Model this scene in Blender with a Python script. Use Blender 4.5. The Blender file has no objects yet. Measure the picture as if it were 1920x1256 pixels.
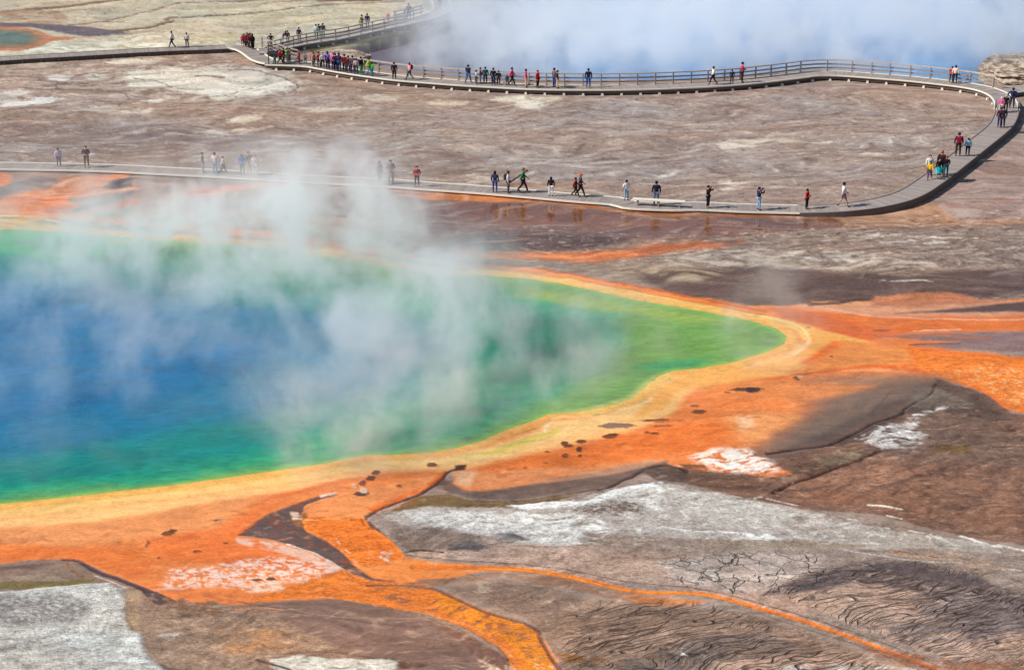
import bpy, bmesh, math, random
import numpy as np
from mathutils import Vector, Matrix
R = math.radians
random.seed(7)
sc = bpy.context.scene
C = sc.collection

# ------------------------------------------------------------------ camera
H_CAM, F_PX, PITCH = 39.0, 3500.0, R(20.8)
cam_d = bpy.data.cameras.new("camera")
cam_d.sensor_width = 36.0
cam_d.lens = 36.0 * F_PX / 1920.0
cam_d.clip_start = 1.0
cam_d.clip_end = 6000.0
cam = bpy.data.objects.new("camera", cam_d)
cam.location = (0, 0, H_CAM)
cam.rotation_euler = (R(90) - PITCH, 0, 0)
C.objects.link(cam)
sc.camera = cam

# ------------------------------------------------------------------ sky, sun, exposure
SUN_EL, SUN_AZ = R(40), R(11)           # light travels towards +X and a little +Y
SKY = 0.09
SUN = 4.8
world = bpy.data.worlds.new("World")
sc.world = world
world.use_nodes = True
wn = world.node_tree
sky = wn.nodes.new("ShaderNodeTexSky")
sky.sky_type = 'NISHITA'
sky.sun_disc = False
sky.sun_elevation = SUN_EL
sky.sun_rotation = R(270) - SUN_AZ
bg = wn.nodes["Background"]
wn.links.new(sky.outputs[0], bg.inputs[0])
bg.inputs[1].default_value = SKY
sd = bpy.data.lights.new("sun", 'SUN')
sd.energy = SUN
sd.angle = R(0.5)
sd.color = (1.0, 0.94, 0.86)
sun = bpy.data.objects.new("sun", sd)
ldir = Vector((math.cos(SUN_EL) * math.cos(SUN_AZ), math.cos(SUN_EL) * math.sin(SUN_AZ), -math.sin(SUN_EL)))
sun.rotation_euler = ldir.to_track_quat('-Z', 'Y').to_euler()
sun.location = (-60, 60, 80)
C.objects.link(sun)
sc.view_settings.view_transform = 'Standard'
sc.view_settings.look = 'None'
sc.view_settings.exposure = 0.0
sc.view_settings.gamma = 1.0
sc.cycles.volume_bounces = 12
sc.cycles.max_bounces = 12
sc.cycles.volume_step_rate = 1.0
sc.cycles.volume_max_steps = 256

# ------------------------------------------------------------------ helpers
cT, sT = math.cos(PITCH), math.sin(PITCH)
def gp(u, v, z=0.0):
    """point of the plane at height z that the photograph shows at (u, v)"""
    x = (u - 960.0) / F_PX; y = (v - 628.0) / F_PX
    t = (H_CAM - z) / (sT + y * cT)
    return Vector((x * t, (cT - y * sT) * t, z))
def pix(P):
    dz = H_CAM - P[2]
    dep = P[1] * cT + dz * sT
    return (960 + F_PX * P[0] / dep, 628 + F_PX * (dz * cT - P[1] * sT) / dep)
def s2l(c):
    return tuple(((x / 255.0) / 12.92 if x / 255.0 < 0.04045 else ((x / 255.0 + 0.055) / 1.055) ** 2.4) for x in c)
LIGHT = 1.06      # radiance of a horizontal white surface under this sun and sky
def alb(c):
    return tuple(min(0.9, x / LIGHT) for x in s2l(c))

def tag(o, label=None, cat=None, group=None, kind=None):
    if label: o["label"] = label
    if cat: o["category"] = cat
    if group: o["group"] = group
    if kind: o["kind"] = kind
    return o
def link(name, me, parent=None, mat=None):
    o = bpy.data.objects.new(name, me)
    C.objects.link(o)
    if parent is not None: o.parent = parent
    if mat is not None:
        if isinstance(mat, (list, tuple)):
            for m in mat: me.materials.append(m)
        else: me.materials.append(mat)
    return o
def empty(name, loc):
    o = bpy.data.objects.new(name, None)
    o.empty_display_size = 0.3
    o.location = loc
    C.objects.link(o)
    return o
class MB:
    def __init__(s): s.v = []; s.f = []
    def add(s, vs, fs):
        n = len(s.v); s.v += [tuple(p) for p in vs]; s.f += [tuple(n + i for i in f) for f in fs]
    def box8(s, p):      # p: 4 bottom ccw + 4 top
        s.add(p, [(3, 2, 1, 0), (4, 5, 6, 7), (0, 1, 5, 4), (1, 2, 6, 5), (2, 3, 7, 6), (3, 0, 4, 7)])
    def box(s, c, sx, sy, sz, rz=0.0):
        ca, sa = math.cos(rz), math.sin(rz)
        P = []
        for z in (-sz / 2, sz / 2):
            for x, y in ((-1, -1), (1, -1), (1, 1), (-1, 1)):
                X, Y = x * sx / 2, y * sy / 2
                P.append((c[0] + X * ca - Y * sa, c[1] + X * sa + Y * ca, c[2] + z))
        s.box8(P)
    def bar(s, a, b, w, h):   # bar from a to b, width w across, height h
        a, b = Vector(a), Vector(b)
        d = (b - a); d.z = 0
        if d.length < 1e-6: d = Vector((1, 0, 0))
        n = Vector((-d.y, d.x, 0)).normalized() * (w / 2)
        up = Vector((0, 0, h / 2))
        s.box8([a - n - up, b - n - up, b + n - up, a + n - up, a - n + up, b - n + up, b + n + up, a + n + up][:8])
    def tube(s, a, b, r0, r1, n=8):
        a, b = Vector(a), Vector(b)
        d = (b - a).normalized()
        e = d.orthogonal().normalized(); g = d.cross(e)
        vs = []
        for p, r in ((a, r0), (b, r1)):
            for i in range(n):
                t = 2 * math.pi * i / n
                vs.append(p + (e * math.cos(t) + g * math.sin(t)) * r)
        fs = [(i, (i + 1) % n, n + (i + 1) % n, n + i) for i in range(n)]
        fs += [tuple(range(n - 1, -1, -1)), tuple(range(n, 2 * n))]
        s.add(vs, fs)
    def mesh(s, name="mesh", smooth=False):
        me = bpy.data.meshes.new(name)
        me.from_pydata(s.v, [], s.f)
        if smooth: me.shade_smooth()
        me.update()
        return me
def material(name, col=(0.5, 0.5, 0.5), rough=0.8, spec=0.3):
    m = bpy.data.materials.new(name); m.use_nodes = True
    b = m.node_tree.nodes["Principled BSDF"]
    b.inputs["Base Color"].default_value = (*col, 1)
    b.inputs["Roughness"].default_value = rough
    b.inputs["Specular IOR Level"].default_value = spec
    return m
class NT:
    """small shader graph helper"""
    def __init__(s, m): s.t = m.node_tree; s.b = s.t.nodes.get("Principled BSDF")
    def n(s, typ, **kw):
        o = s.t.nodes.new(typ)
        for k, v in kw.items(): setattr(o, k, v)
        return o
    def l(s, a, b): s.t.links.new(a, b)
    def put(s, inp, v):
        if hasattr(v, "is_output") or isinstance(v, bpy.types.NodeSocket): s.l(v, inp)
        elif v is not None: inp.default_value = v
    def math(s, op, a, b=None, c=None, clamp=False):
        o = s.n("ShaderNodeMath", operation=op, use_clamp=clamp)
        s.put(o.inputs[0], a); s.put(o.inputs[1], b)
        if c is not None: s.put(o.inputs[2], c)
        return o.outputs[0]
    def vmath(s, op, a, b=None, out=0):
        o = s.n("ShaderNodeVectorMath", operation=op)
        s.put(o.inputs[0], a)
        if b is not None: s.put(o.inputs[1], b)
        return o.outputs[out]
    def noise(s, vec, scale, detail=4, rough=0.55, dist=0.0):
        o = s.n("ShaderNodeTexNoise")
        s.put(o.inputs["Vector"], vec); o.inputs["Scale"].default_value = scale
        o.inputs["Detail"].default_value = detail; o.inputs["Roughness"].default_value = rough
        o.inputs["Distortion"].default_value = dist
        return o.outputs[0]
    def ramp(s, x, a, b, c=0.0, d=1.0, smooth=True):
        o = s.n("ShaderNodeMapRange", interpolation_type='SMOOTHSTEP' if smooth else 'LINEAR')
        s.put(o.inputs[0], x); o.inputs[1].default_value = a; o.inputs[2].default_value = b
        o.inputs[3].default_value = c; o.inputs[4].default_value = d
        return o.outputs[0]
    def mix(s, f, a, b, mode='MIX'):
        o = s.n("ShaderNodeMix", data_type='RGBA', blend_type=mode)
        s.put(o.inputs[0], f); s.put(o.inputs[6], a); s.put(o.inputs[7], b)
        return o.outputs[2]

# ------------------------------------------------------------------ numpy noise
def _perlin(x, y, seed):
    rng = np.random.RandomState(seed)
    perm = rng.permutation(256).astype(np.int32)
    ang = rng.rand(256) * 2 * np.pi
    gx = np.cos(ang).astype(np.float32); gy = np.sin(ang).astype(np.float32)
    xi = np.floor(x).astype(np.int32); yi = np.floor(y).astype(np.int32)
    xf = (x - xi).astype(np.float32); yf = (y - yi).astype(np.float32)
    uu = xf * xf * xf * (xf * (xf * 6 - 15) + 10); vv = yf * yf * yf * (yf * (yf * 6 - 15) + 10)
    def g(ix, iy, dx, dy):
        h = perm[(perm[ix & 255] + iy) & 255]
        return gx[h] * dx + gy[h] * dy
    a = g(xi, yi, xf, yf); b = g(xi + 1, yi, xf - 1, yf)
    c = g(xi, yi + 1, xf, yf - 1); d = g(xi + 1, yi + 1, xf - 1, yf - 1)
    return ((a + uu * (b - a)) * (1 - vv) + (c + uu * (d - c)) * vv) * 1.5
def fbm(x, y, octv=4, seed=1, gain=0.55):
    s = 0; a = 1.0; t = 0
    for i in range(octv):
        s = s + a * _perlin(x * 2 ** i + 13.7 * i, y * 2 ** i + 7.3 * i, seed + i)
        t += a; a *= gain
    return s / t * 1.6
def sstep(a, b, x):
    t = np.clip((x - a) / (b - a), 0, 1)
    return t * t * (3 - 2 * t)

# ------------------------------------------------------------------ ground grid (one sheet out to the horizon)
du, dv = 2.0, 1.6
ucore = np.arange(-90, 2011, du); vcore = np.arange(-40, 1331, dv)
uu = np.concatenate([[-9000, -5000, -2800, -1500, -900, -500, -300, -200, -140, -110], ucore,
                     [2030, 2060, 2120, 2220, 2400, 2800, 3400, 4700, 7000, 11000]])
vv = np.concatenate([[-697, -690, -670, -620, -540, -440, -340, -250, -180, -130, -95, -70, -52], vcore,
                     [1345, 1370, 1420, 1500, 1650, 1900, 2300, 3000, 4500]])
U, V = np.meshgrid(uu.astype(np.float32), vv.astype(np.float32))
def grid_world(U, V):
    x = (U - 960.0) / F_PX; y = (V - 628.0) / F_PX
    t = H_CAM / (sT + y * cT)
    return x * t, (cT - y * sT) * t
WX, WY = grid_world(U.astype(np.float64), V.astype(np.float64))
WX = WX.astype(np.float32); WY = WY.astype(np.float32)
NA = fbm(WX / 3.0, WY / 2.2, 4, 11)            # metre sized wobble
NB = fbm(WX / 3.0 + 40, WY / 2.2 + 9, 4, 23)
NF = fbm(WX / 0.7, WY / 0.55, 3, 37)           # fine break-up
NW1 = fbm(WX / 11.0, WY / 8.0, 3, 141); NW2 = fbm(WX / 11.0 + 5, WY / 8.0 + 3, 3, 151)
NS = fbm((WX + 4 * NW1) / 7.0, (WY + 3 * NW2 - .08 * WX) / 2.0, 5, 51, 0.62)      # long streaks along X
NS2 = fbm((WX + 0.5 * WY + 3 * NW1) / 3.2, (WY - 0.25 * WX + 3.2 * NW2) / 0.9, 4, 77, 0.62)
NQ = fbm((WX + .3 * WY) / 1.3, (WY - .35 * WX + .8 * NA) / .34, 3, 177, .6)        # short fine streaks
NG = fbm(WX / .26, WY / .2, 3, 207, .65)         # crumbs
NH = fbm(WX / 14.0, WY / 9.0, 3, 91)           # hue drift
NC = np.abs(fbm(WX / 4.0 + 3, WY / 2.4, 4, 5)) # ridged, for runnels

COL = np.zeros(U.shape + (3,), np.float32)
WET = np.zeros(U.shape, np.float32)
HGT = np.zeros(U.shape, np.float32)
RIL = np.zeros(U.shape, np.float32)   # drainage rills
CEL = np.zeros(U.shape, np.float32)   # crack cells
GRA = np.full(U.shape, 0.5, np.float32)   # grain strength
STK = np.ones(U.shape, np.float32)    # streak strength

VS = 2.2   # vertical pixels count more, since the plane is foreshortened
def seg_d2(px, py, ax, ay, bx, by):
    dx, dy = bx - ax, by - ay
    L = dx * dx + dy * dy + 1e-9
    t = np.clip(((px - ax) * dx + (py - ay) * dy) / L, 0, 1)
    return (px - ax - t * dx) ** 2 + (py - ay - t * dy) ** 2, t
def window(pts, m):
    us = [p[0] for p in pts]; vs = [p[1] for p in pts]
    i0, i1 = np.searchsorted(vv, min(vs) - m), np.searchsorted(vv, max(vs) + m)
    j0, j1 = np.searchsorted(uu, min(us) - m), np.searchsorted(uu, max(us) + m)
    return (slice(max(0, i0 - 1), i1 + 1), slice(max(0, j0 - 1), j1 + 1))
def curve(pts, k=4):
    """Catmull-Rom through the traced points"""
    out = []
    n = len(pts)
    for i in range(n - 1):
        p0 = np.array(pts[max(0, i - 1)], float); p1 = np.array(pts[i], float)
        p2 = np.array(pts[i + 1], float); p3 = np.array(pts[min(n - 1, i + 2)], float)
        for j in range(k):
            t = j / k
            out.append(tuple(0.5 * ((2 * p1) + (-p0 + p2) * t + (2 * p0 - 5 * p1 + 4 * p2 - p3) * t * t + (-p0 + 3 * p1 - 3 * p2 + p3) * t ** 3)))
    out.append(tuple(pts[-1]))
    return out
def put(w, m, col, wet, hgt, ril, cel, gra, stk):
    if col is not None:
        c = np.array(alb(col), np.float32)
        COL[w] = COL[w] * (1 - m[..., None]) + c * m[..., None]
    for arr, val in ((WET, wet), (RIL, ril), (CEL, cel), (GRA, gra), (STK, stk)):
        if val is not None: arr[w] = arr[w] * (1 - m) + val * m
    if hgt is not None: HGT[w] += hgt * m
def breakup(w, m, br):
    if br is None: return m
    kind, lo, hi = br
    n = {'f': NF, 's': NS2, 'a': NA, 'l': NS, 'c': NC, 'q': NQ, 'Q': -NQ, 'S': -NS2, 'g': .6 * NG + .4 * NF}[kind][w]
    return m * sstep(lo, hi, n)
def P(pts, col=None, soft=3, op=1.0, warp=5, br=None, wet=None, h=None, ril=None, cel=None, gra=None, stk=None, grow=0):
    w = window(pts, soft + warp * 2 + 12 + abs(grow))
    px = U[w] + warp * NA[w]; py = (V[w] + 0.45 * warp * NB[w]) * VS
    px = px + warp * (0.4 * NF[w] + .25 * NG[w]); py = py + warp * (.35 * NQ[w] + .15 * NG[w])
    d2 = np.full(px.shape, 1e12, np.float32); ins = np.zeros(px.shape, bool)
    n = len(pts)
    for i in range(n):
        ax, ay = pts[i][0], pts[i][1] * VS; bx, by = pts[(i + 1) % n][0], pts[(i + 1) % n][1] * VS
        d, _ = seg_d2(px, py, ax, ay, bx, by)
        d2 = np.minimum(d2, d)
        if ay != by:
            c = ((ay > py) != (by > py)) & (px < (bx - ax) * (py - ay) / (by - ay) + ax)
            ins ^= c
    d = np.sqrt(d2); d = np.where(ins, d, -d) + grow
    m = breakup(w, sstep(-soft, soft, d) * op, br)
    put(w, m, col, wet, h, ril, cel, gra, stk)
def L(pts, width, col=None, soft=1.5, op=1.0, warp=4, br=None, wet=None, h=None, ril=None, cel=None, gra=None, stk=None, smooth=True):
    """line; width in pixels, a number or (start, end)"""
    if smooth: pts = curve(pts)
    w0, w1 = width if isinstance(width, tuple) else (width, width)
    w = window(pts, max(w0, w1) + soft + warp * 2 + 8)
    px = U[w] + warp * NA[w] + warp * (0.4 * NF[w] + .2 * NG[w]); py = (V[w] + 0.45 * warp * NB[w]) * VS + warp * (.3 * NQ[w] + .15 * NG[w])
    best = np.full(px.shape, 1e9, np.float32)
    n = len(pts) - 1
    for i in range(n):
        d, t = seg_d2(px, py, pts[i][0], pts[i][1] * VS, pts[i + 1][0], pts[i + 1][1] * VS)
        wd = w0 + (w1 - w0) * (i + t) / n
        best = np.minimum(best, np.sqrt(d) - wd * 0.5 * VS * 0.6)
    m = breakup(w, sstep(soft, -soft, best) * op, br)
    put(w, m, col, wet, h, ril, cel, gra, stk)

cream = (212, 199, 182); white = (228, 224, 220); mauve = (166, 146, 140); brown = (130, 101, 90)
dark = (92, 74, 72); purp = (124, 106, 104); orange = (226, 120, 56); dorange = (205, 92, 38)
peach = (226, 156, 116); yellow = (240, 190, 100); lyel = (243, 206, 138); tan = (178, 152, 132)
# ------------------------------------------------------------------ colours of the ground, zone by zone
COL[:] = np.array(alb((163, 141, 130)), np.float32)
P([(-9000, -640), (11000, -640), (11000, -40), (-9000, -40)], (196, 184, 160), soft=40)
# upper left flat of pale sinter
P([(-400, -60), (900, -60), (850, 5), (800, 32), (700, 56), (560, 86), (480, 96), (300, 100), (0, 114), (-400, 130)], (198, 184, 164), soft=6)
P([(-100, 78), (160, 68), (300, 62), (420, 75), (440, 90), (300, 96), (0, 108), (-100, 112)], (212, 202, 184), soft=8, br=('s', -.3, .3))
P([(-100, -20), (200, -14), (420, -12), (430, 0), (200, 2), (100, 14), (-100, 22)], (186, 166, 146), soft=6, br=('s', -.2, .5))
for pts, wd in (([(-60, 24), (40, 20), (110, 14), (200, 3), (300, -10)], (8, 3)), ([(190, 42), (250, 28), (300, 16), (340, 6), (440, 3), (560, 2), (760, 0)], (3, 3)),
                ([(310, 38), (330, 33), (420, 29), (500, 22), (560, 14), (640, 8), (760, 4)], (7, 3)), ([(150, 62), (220, 58), (270, 52), (325, 40)], (9, 6)),
                ([(130, 48), (190, 42), (230, 42)], (4, 2)), ([(600, 2), (700, 0), (760, -3)], (6, 6))):
    L(pts, wd, (126, 98, 86), soft=2, warp=4, op=.9, h=-.05)
P([(-60, 20), (60, 18), (110, 22), (130, 36), (120, 44), (60, 50), (-60, 44)], (168, 138, 118), soft=5, br=('s', -.4, .3))
P([(-60, 42), (60, 44), (140, 50), (230, 58), (240, 64), (170, 70), (110, 62), (60, 52), (-60, 52)], (118, 104, 112), soft=4, wet=.6)
P([(-60, 50), (30, 50), (70, 58), (95, 68), (140, 70), (190, 72), (110, 76), (80, 86), (50, 96), (-60, 100)], (184, 120, 88), soft=4, wet=.4, op=.9)
P([(-60, 55), (20, 55), (55, 60), (80, 70), (70, 82), (40, 90), (-60, 94)], (150, 124, 96), soft=4, wet=.8)
P([(-60, 60), (15, 60), (48, 64), (62, 72), (50, 82), (-60, 92)], (112, 126, 116), soft=6, wet=.7)
P([(40, 96), (90, 88), (200, 82), (330, 82), (340, 92), (150, 100), (60, 104)], (220, 214, 198), soft=4, br=('s', -.5, .1))
P([(340, 66), (440, 62), (480, 70), (470, 84), (420, 86), (350, 80)], (186, 174, 138), soft=4, br=('f', -.2, .5))
P([(250, 22), (500, 8), (700, 10), (740, 30), (600, 50), (380, 40)], (200, 190, 156), soft=8, br=('f', 0, .5), op=.7)
P([(840, -20), (880, -14), (990, -10), (985, 10), (960, 18), (905, 18), (850, 20)], (126, 118, 70), soft=4, br=('f', -.5, .2))
P([(800, -10), (850, -10), (870, 20), (850, 26), (805, 12)], (118, 118, 56), soft=4, br=('a', -.4, .4))
P([(790, -12), (812, -12), (814, 12), (806, 22), (798, 18)], (122, 126, 60), soft=3, br=('f', -.7, .2))
P([(560, 90), (700, 72), (830, 40), (840, 52), (700, 84), (640, 92), (600, 104)], (122, 110, 76), soft=5)
P([(590, 96), (640, 84), (760, 70), (700, 84), (640, 96)], (178, 162, 134), soft=3)
# middle band between the two walks
P([(-200, 118), (300, 102), (480, 102), (560, 130), (700, 160), (900, 180), (1200, 178), (1500, 160), (1860, 185), (1880, 240), (1500, 300), (900, 260), (-200, 300)], (168, 143, 129), soft=10)
P([(-100, 120), (420, 104), (520, 150), (560, 180), (380, 200), (-100, 230)], (178, 158, 146), soft=10, br=('s', -.4, .6))
P([(-200, 236), (200, 230), (600, 240), (760, 300), (650, 335), (-200, 322)], (150, 127, 118), soft=16)
P([(820, 170), (1200, 180), (1500, 165), (1840, 190), (1870, 225), (1700, 330), (1500, 390), (1100, 350), (860, 250)], (165, 142, 132), soft=16)
P([(-100, 190), (500, 180), (1000, 190), (1500, 180), (1860, 230), (1700, 340), (1200, 350), (860, 330), (-100, 300)], (160, 149, 146), soft=16, op=.75, br=('l', -.2, .6))
P([(560, 190), (1100, 200), (1700, 230), (1500, 330), (1000, 330), (600, 260)], (172, 158, 152), soft=30, op=.5, br=('a', -.5, .5))
MID = [(-100, 118), (300, 104), (480, 106), (560, 134), (700, 164), (900, 184), (1200, 180), (1500, 162), (1860, 200), (1868, 240), (1700, 372), (1500, 384), (1200, 372), (860, 345), (-100, 310)]
P(MID, (204, 186, 170), soft=10, op=.45, br=('q', .35, .75)); P(MID, (112, 86, 76), soft=10, op=.55, br=('Q', .3, .75))
P(MID, (214, 198, 182), soft=10, op=.5, br=('s', .5, .8)); P(MID, (124, 98, 88), soft=10, op=.5, br=('S', .45, .85))
P([(230, 136), (330, 130), (420, 128), (520, 140), (560, 160), (540, 170), (480, 178), (410, 188), (390, 180), (300, 168), (240, 160)], (230, 220, 206), soft=6, warp=12, br=('c', .0, .03))
P([(210, 130), (420, 122), (580, 150), (560, 176), (400, 196), (240, 170)], (206, 190, 174), soft=8, warp=14, br=('q', -.4, .4), op=.7)
P([(400, 128), (480, 126), (540, 134), (560, 142), (480, 146), (420, 140)], (204, 190, 178), soft=3, warp=8)
for a, b, ww, hh, c in ((30, 192, 50, 7, white), (80, 190, 40, 5, white), (260, 210, 40, 5, (216, 204, 194)), (190, 206, 45, 5, (200, 186, 176)),
                        (20, 178, 40, 6, (218, 208, 200)), (110, 146, 26, 5, (216, 206, 198)), (180, 143, 24, 6, (212, 200, 190)), (460, 225, 36, 5, (218, 206, 190)),
                        (250, 117, 60, 4, (214, 202, 188)), (60, 122, 40, 6, (200, 182, 168)), (290, 190, 26, 3, white), (620, 205, 60, 3, (210, 194, 182)), (720, 184, 50, 7, (206, 190, 176)),
                        (840, 193, 40, 6, (210, 194, 178)), (960, 186, 36, 6, (226, 214, 196)), (990, 194, 36, 5, (228, 220, 208)), (1000, 200, 30, 4, (222, 212, 200)), (1020, 187, 40, 4, (214, 200, 182)),
                        (1390, 270, 52, 9, (212, 198, 184)), (1450, 262, 60, 4, (200, 182, 168)), (1480, 266, 30, 4, (206, 192, 178)), (1550, 270, 24, 3, (222, 210, 198)), (1640, 291, 26, 3, (206, 190, 176)),
                        (1370, 276, 30, 5, (216, 204, 190)), (1240, 329, 20, 2, (220, 208, 196)), (1375, 343, 30, 4, (212, 198, 186)), (1370, 352, 24, 2, (216, 204, 192)), (1462, 352, 20, 2, (206, 190, 176)),
                        (470, 243, 50, 3, (212, 194, 176)), (420, 250, 60, 3, (200, 180, 166)), (1470, 250, 60, 2, (200, 184, 172)), (380, 293, 30, 2, (190, 172, 160)), (740, 285, 40, 3, (180, 160, 150)),
                        (900, 340, 46, 6, (196, 180, 166)), (1830, 303, 16, 4, (230, 222, 212)), (1774, 358, 10, 3, (230, 220, 210)), (1762, 372, 9, 4, (226, 216, 204))):
    P([(a - ww, b + .05 * ww), (a - ww * .3, b - hh), (a + ww * .6, b - hh * .8), (a + ww, b - .1 * ww), (a + ww * .4, b + hh * .8), (a - ww * .4, b + hh)], c, soft=3, warp=11, op=.85)
for pts, wd in (([(70, 150), (105, 152), (108, 164), (160, 170), (215, 174), (240, 180), (236, 192), (222, 200)], 2.5), ([(60, 146), (30, 144), (-30, 150)], 2), ([(108, 160), (130, 148), (160, 140), (200, 132)], 2),
                ([(250, 146), (290, 152), (330, 166), (380, 168)], 2), ([(165, 140), (200, 150), (230, 142), (280, 140)], 1.5), ([(90, 170), (140, 180), (190, 190)], 1.5), ([(-20, 215), (20, 206), (60, 200)], 2),
                ([(440, 128), (500, 138), (560, 158), (540, 176), (500, 180)], 3), ([(380, 182), (440, 176), (500, 160)], 2), ([(370, 144), (420, 146)], 4), ([(430, 130), (490, 134)], 3)):
    L(pts, wd, (124, 98, 90), soft=1.5, warp=6, op=.8, h=-.03)
for pts, wd, c, op in (([(500, 130), (700, 168), (800, 186), (900, 184)], 8, (150, 120, 100), .5), ([(640, 162), (740, 180), (860, 186)], 5, (140, 112, 92), .5), ([(1080, 290), (1300, 268), (1500, 238)], 10, (142, 124, 124), .5),
                       ([(1250, 255), (1440, 232), (1560, 205)], 6, (140, 124, 122), .5), ([(860, 276), (1020, 250), (1160, 232)], 8, (176, 150, 138), .6), ([(1000, 330), (1200, 305), (1380, 300), (1560, 280)], 8, (150, 130, 126), .6),
                       ([(630, 292), (760, 286), (900, 300)], 14, (152, 122, 112), .7), ([(960, 352), (1120, 348), (1180, 356)], 10, (176, 134, 108), .7), ([(1640, 300), (1760, 270), (1830, 262)], 5, (140, 120, 116), .5),
                       ([(1440, 240), (1560, 226), (1640, 228), (1800, 216)], 5, (184, 158, 134), .6), ([(180, 262), (330, 258), (420, 284)], 20, (134, 112, 108), .5), ([(230, 300), (340, 295)], 12, (150, 116, 98), .5)):
    L(pts, wd, c, soft=8, warp=14, op=op)
# wet margin below the near walk
P([(300, 330), (640, 350), (900, 374), (1150, 392), (1500, 410), (1700, 400), (1780, 420), (1600, 440), (1380, 470), (1300, 470), (1000, 480), (860, 470), (700, 420), (300, 400)], (138, 100, 80), soft=8, wet=.95)
P([(-200, 330), (300, 335), (640, 354), (860, 372), (860, 470), (700, 480), (400, 440), (-200, 395)], (132, 104, 98), soft=6, wet=.7)
P([(850, 375), (1180, 396), (1500, 412), (1650, 404), (1660, 425), (1400, 440), (1200, 430), (1000, 420), (860, 420)], (140, 92, 62), soft=8, wet=1)
L([(780, 358), (860, 364), (960, 374), (1080, 384), (1200, 400), (1420, 405), (1600, 404), (1740, 382)], 5, (190, 112, 56), soft=3, wet=.8, warp=3)
L([(400, 337), (560, 346), (700, 356), (860, 367), (1000, 378)], 4, (206, 120, 66), soft=3, wet=.6, warp=3)
P([(720, 366), (850, 366), (940, 372), (1000, 380), (900, 378), (780, 374)], (204, 132, 84), soft=4, wet=.5)
P([(1560, 405), (1700, 388), (1760, 378), (1900, 380), (1990, 400), (1990, 440), (1700, 428), (1600, 430)], (176, 138, 114), soft=10, wet=.2)
P([(1740, 372), (1860, 300), (1925, 250), (2000, 240), (2000, 410), (1800, 415)], (166, 142, 134), soft=8)
for pts, wd, c, op in (([(1760, 390), (1860, 380), (1990, 362)], 4, (190, 130, 110), .7), ([(1840, 330), (1900, 322), (1990, 318)], 5, (188, 150, 124), .6), ([(1700, 420), (1850, 414), (1990, 404)], 5, (176, 124, 96), .7)):
    L(pts, wd, c, soft=5, warp=10, op=op)
# ground right of the spring, between near walk and orange mat
P([(860, 470), (1000, 452), (1300, 450), (1500, 430), (2000, 420), (2000, 560), (1500, 580), (1380, 575), (1200, 548), (1000, 512), (860, 500)], (150, 128, 117), soft=10, wet=.25, gra=.8)
P([(860, 440), (1000, 440), (1200, 445), (1100, 470), (860, 474)], (110, 88, 84), soft=8, wet=.7)
P([(1230, 470), (1400, 462), (1600, 470), (1700, 480), (1800, 500), (1600, 512), (1400, 500), (1250, 500)], (184, 168, 156), soft=10, warp=14, br=('s', -.5, .4))
EA = [(880, 420), (1300, 440), (2000, 385), (2000, 556), (1500, 566), (1300, 548), (1050, 508), (880, 500)]
P(EA, (206, 188, 172), soft=8, op=.5, br=('q', .3, .7)); P(EA, (92, 72, 66), soft=8, op=.55, br=('Q', .3, .7))
for pts, wd, c in (([(1340, 478), (1440, 476), (1560, 488), (1600, 490)], 6, (212, 202, 194)), ([(1540, 452), (1620, 448), (1680, 441)], 3, (216, 206, 196)), ([(1660, 456), (1740, 449), (1830, 444)], 4, (220, 210, 202)),
                   ([(1740, 458), (1780, 456)], 4, (220, 212, 204)), ([(1590, 444), (1640, 444)], 3, (200, 188, 176)), ([(1880, 468), (1920, 460)], 3, (206, 194, 182)), ([(1550, 508), (1600, 520), (1700, 520)], 2, (196, 188, 188)),
                   ([(1860, 526), (1920, 520), (1990, 514)], 9, (230, 222, 212)), ([(1870, 520), (1930, 516)], 4, (220, 208, 196))):
    L(pts, wd, c, soft=4, warp=10, br=('s', -.7, .2))
P([(1180, 512), (1400, 498), (1600, 510), (1700, 518), (1850, 505), (1990, 500), (1990, 545), (1800, 560), (1640, 566), (1500, 580), (1360, 568), (1240, 548)], (112, 92, 88), soft=12, warp=10, gra=.7)
P([(1420, 520), (1560, 520), (1700, 522), (1760, 534), (1600, 545), (1480, 540)], (98, 80, 78), soft=8, warp=10, br=('s', -.4, .5))
P([(1050, 500), (1250, 494), (1380, 506), (1300, 530), (1200, 530)], (160, 142, 124), soft=10, warp=10, br=('s', -.4, .4))
L([(1650, 528), (1720, 526), (1760, 530)], 2, (214, 206, 200), soft=2, br=('s', -.3, .2))
# orange tongue from the walk
P([(850, 468), (920, 471), (1000, 474), (1090, 474), (1160, 470), (1220, 460), (1320, 452), (1360, 460), (1260, 470), (1200, 484), (1110, 492), (1000, 488), (850, 486)], (206, 122, 74), soft=9, warp=6, wet=.6)
P([(1140, 470), (1250, 458), (1390, 450), (1400, 460), (1240, 476)], (178, 112, 82), soft=9, warp=8, wet=.6, br=('s', -.6, .5))
P([(860, 478), (1000, 480), (1100, 480), (1080, 485), (950, 486), (860, 484)], (226, 140, 84), soft=4, wet=.7)
L([(850, 456), (930, 454), (990, 448)], 3, (190, 130, 100), soft=4, op=.6)
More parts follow.
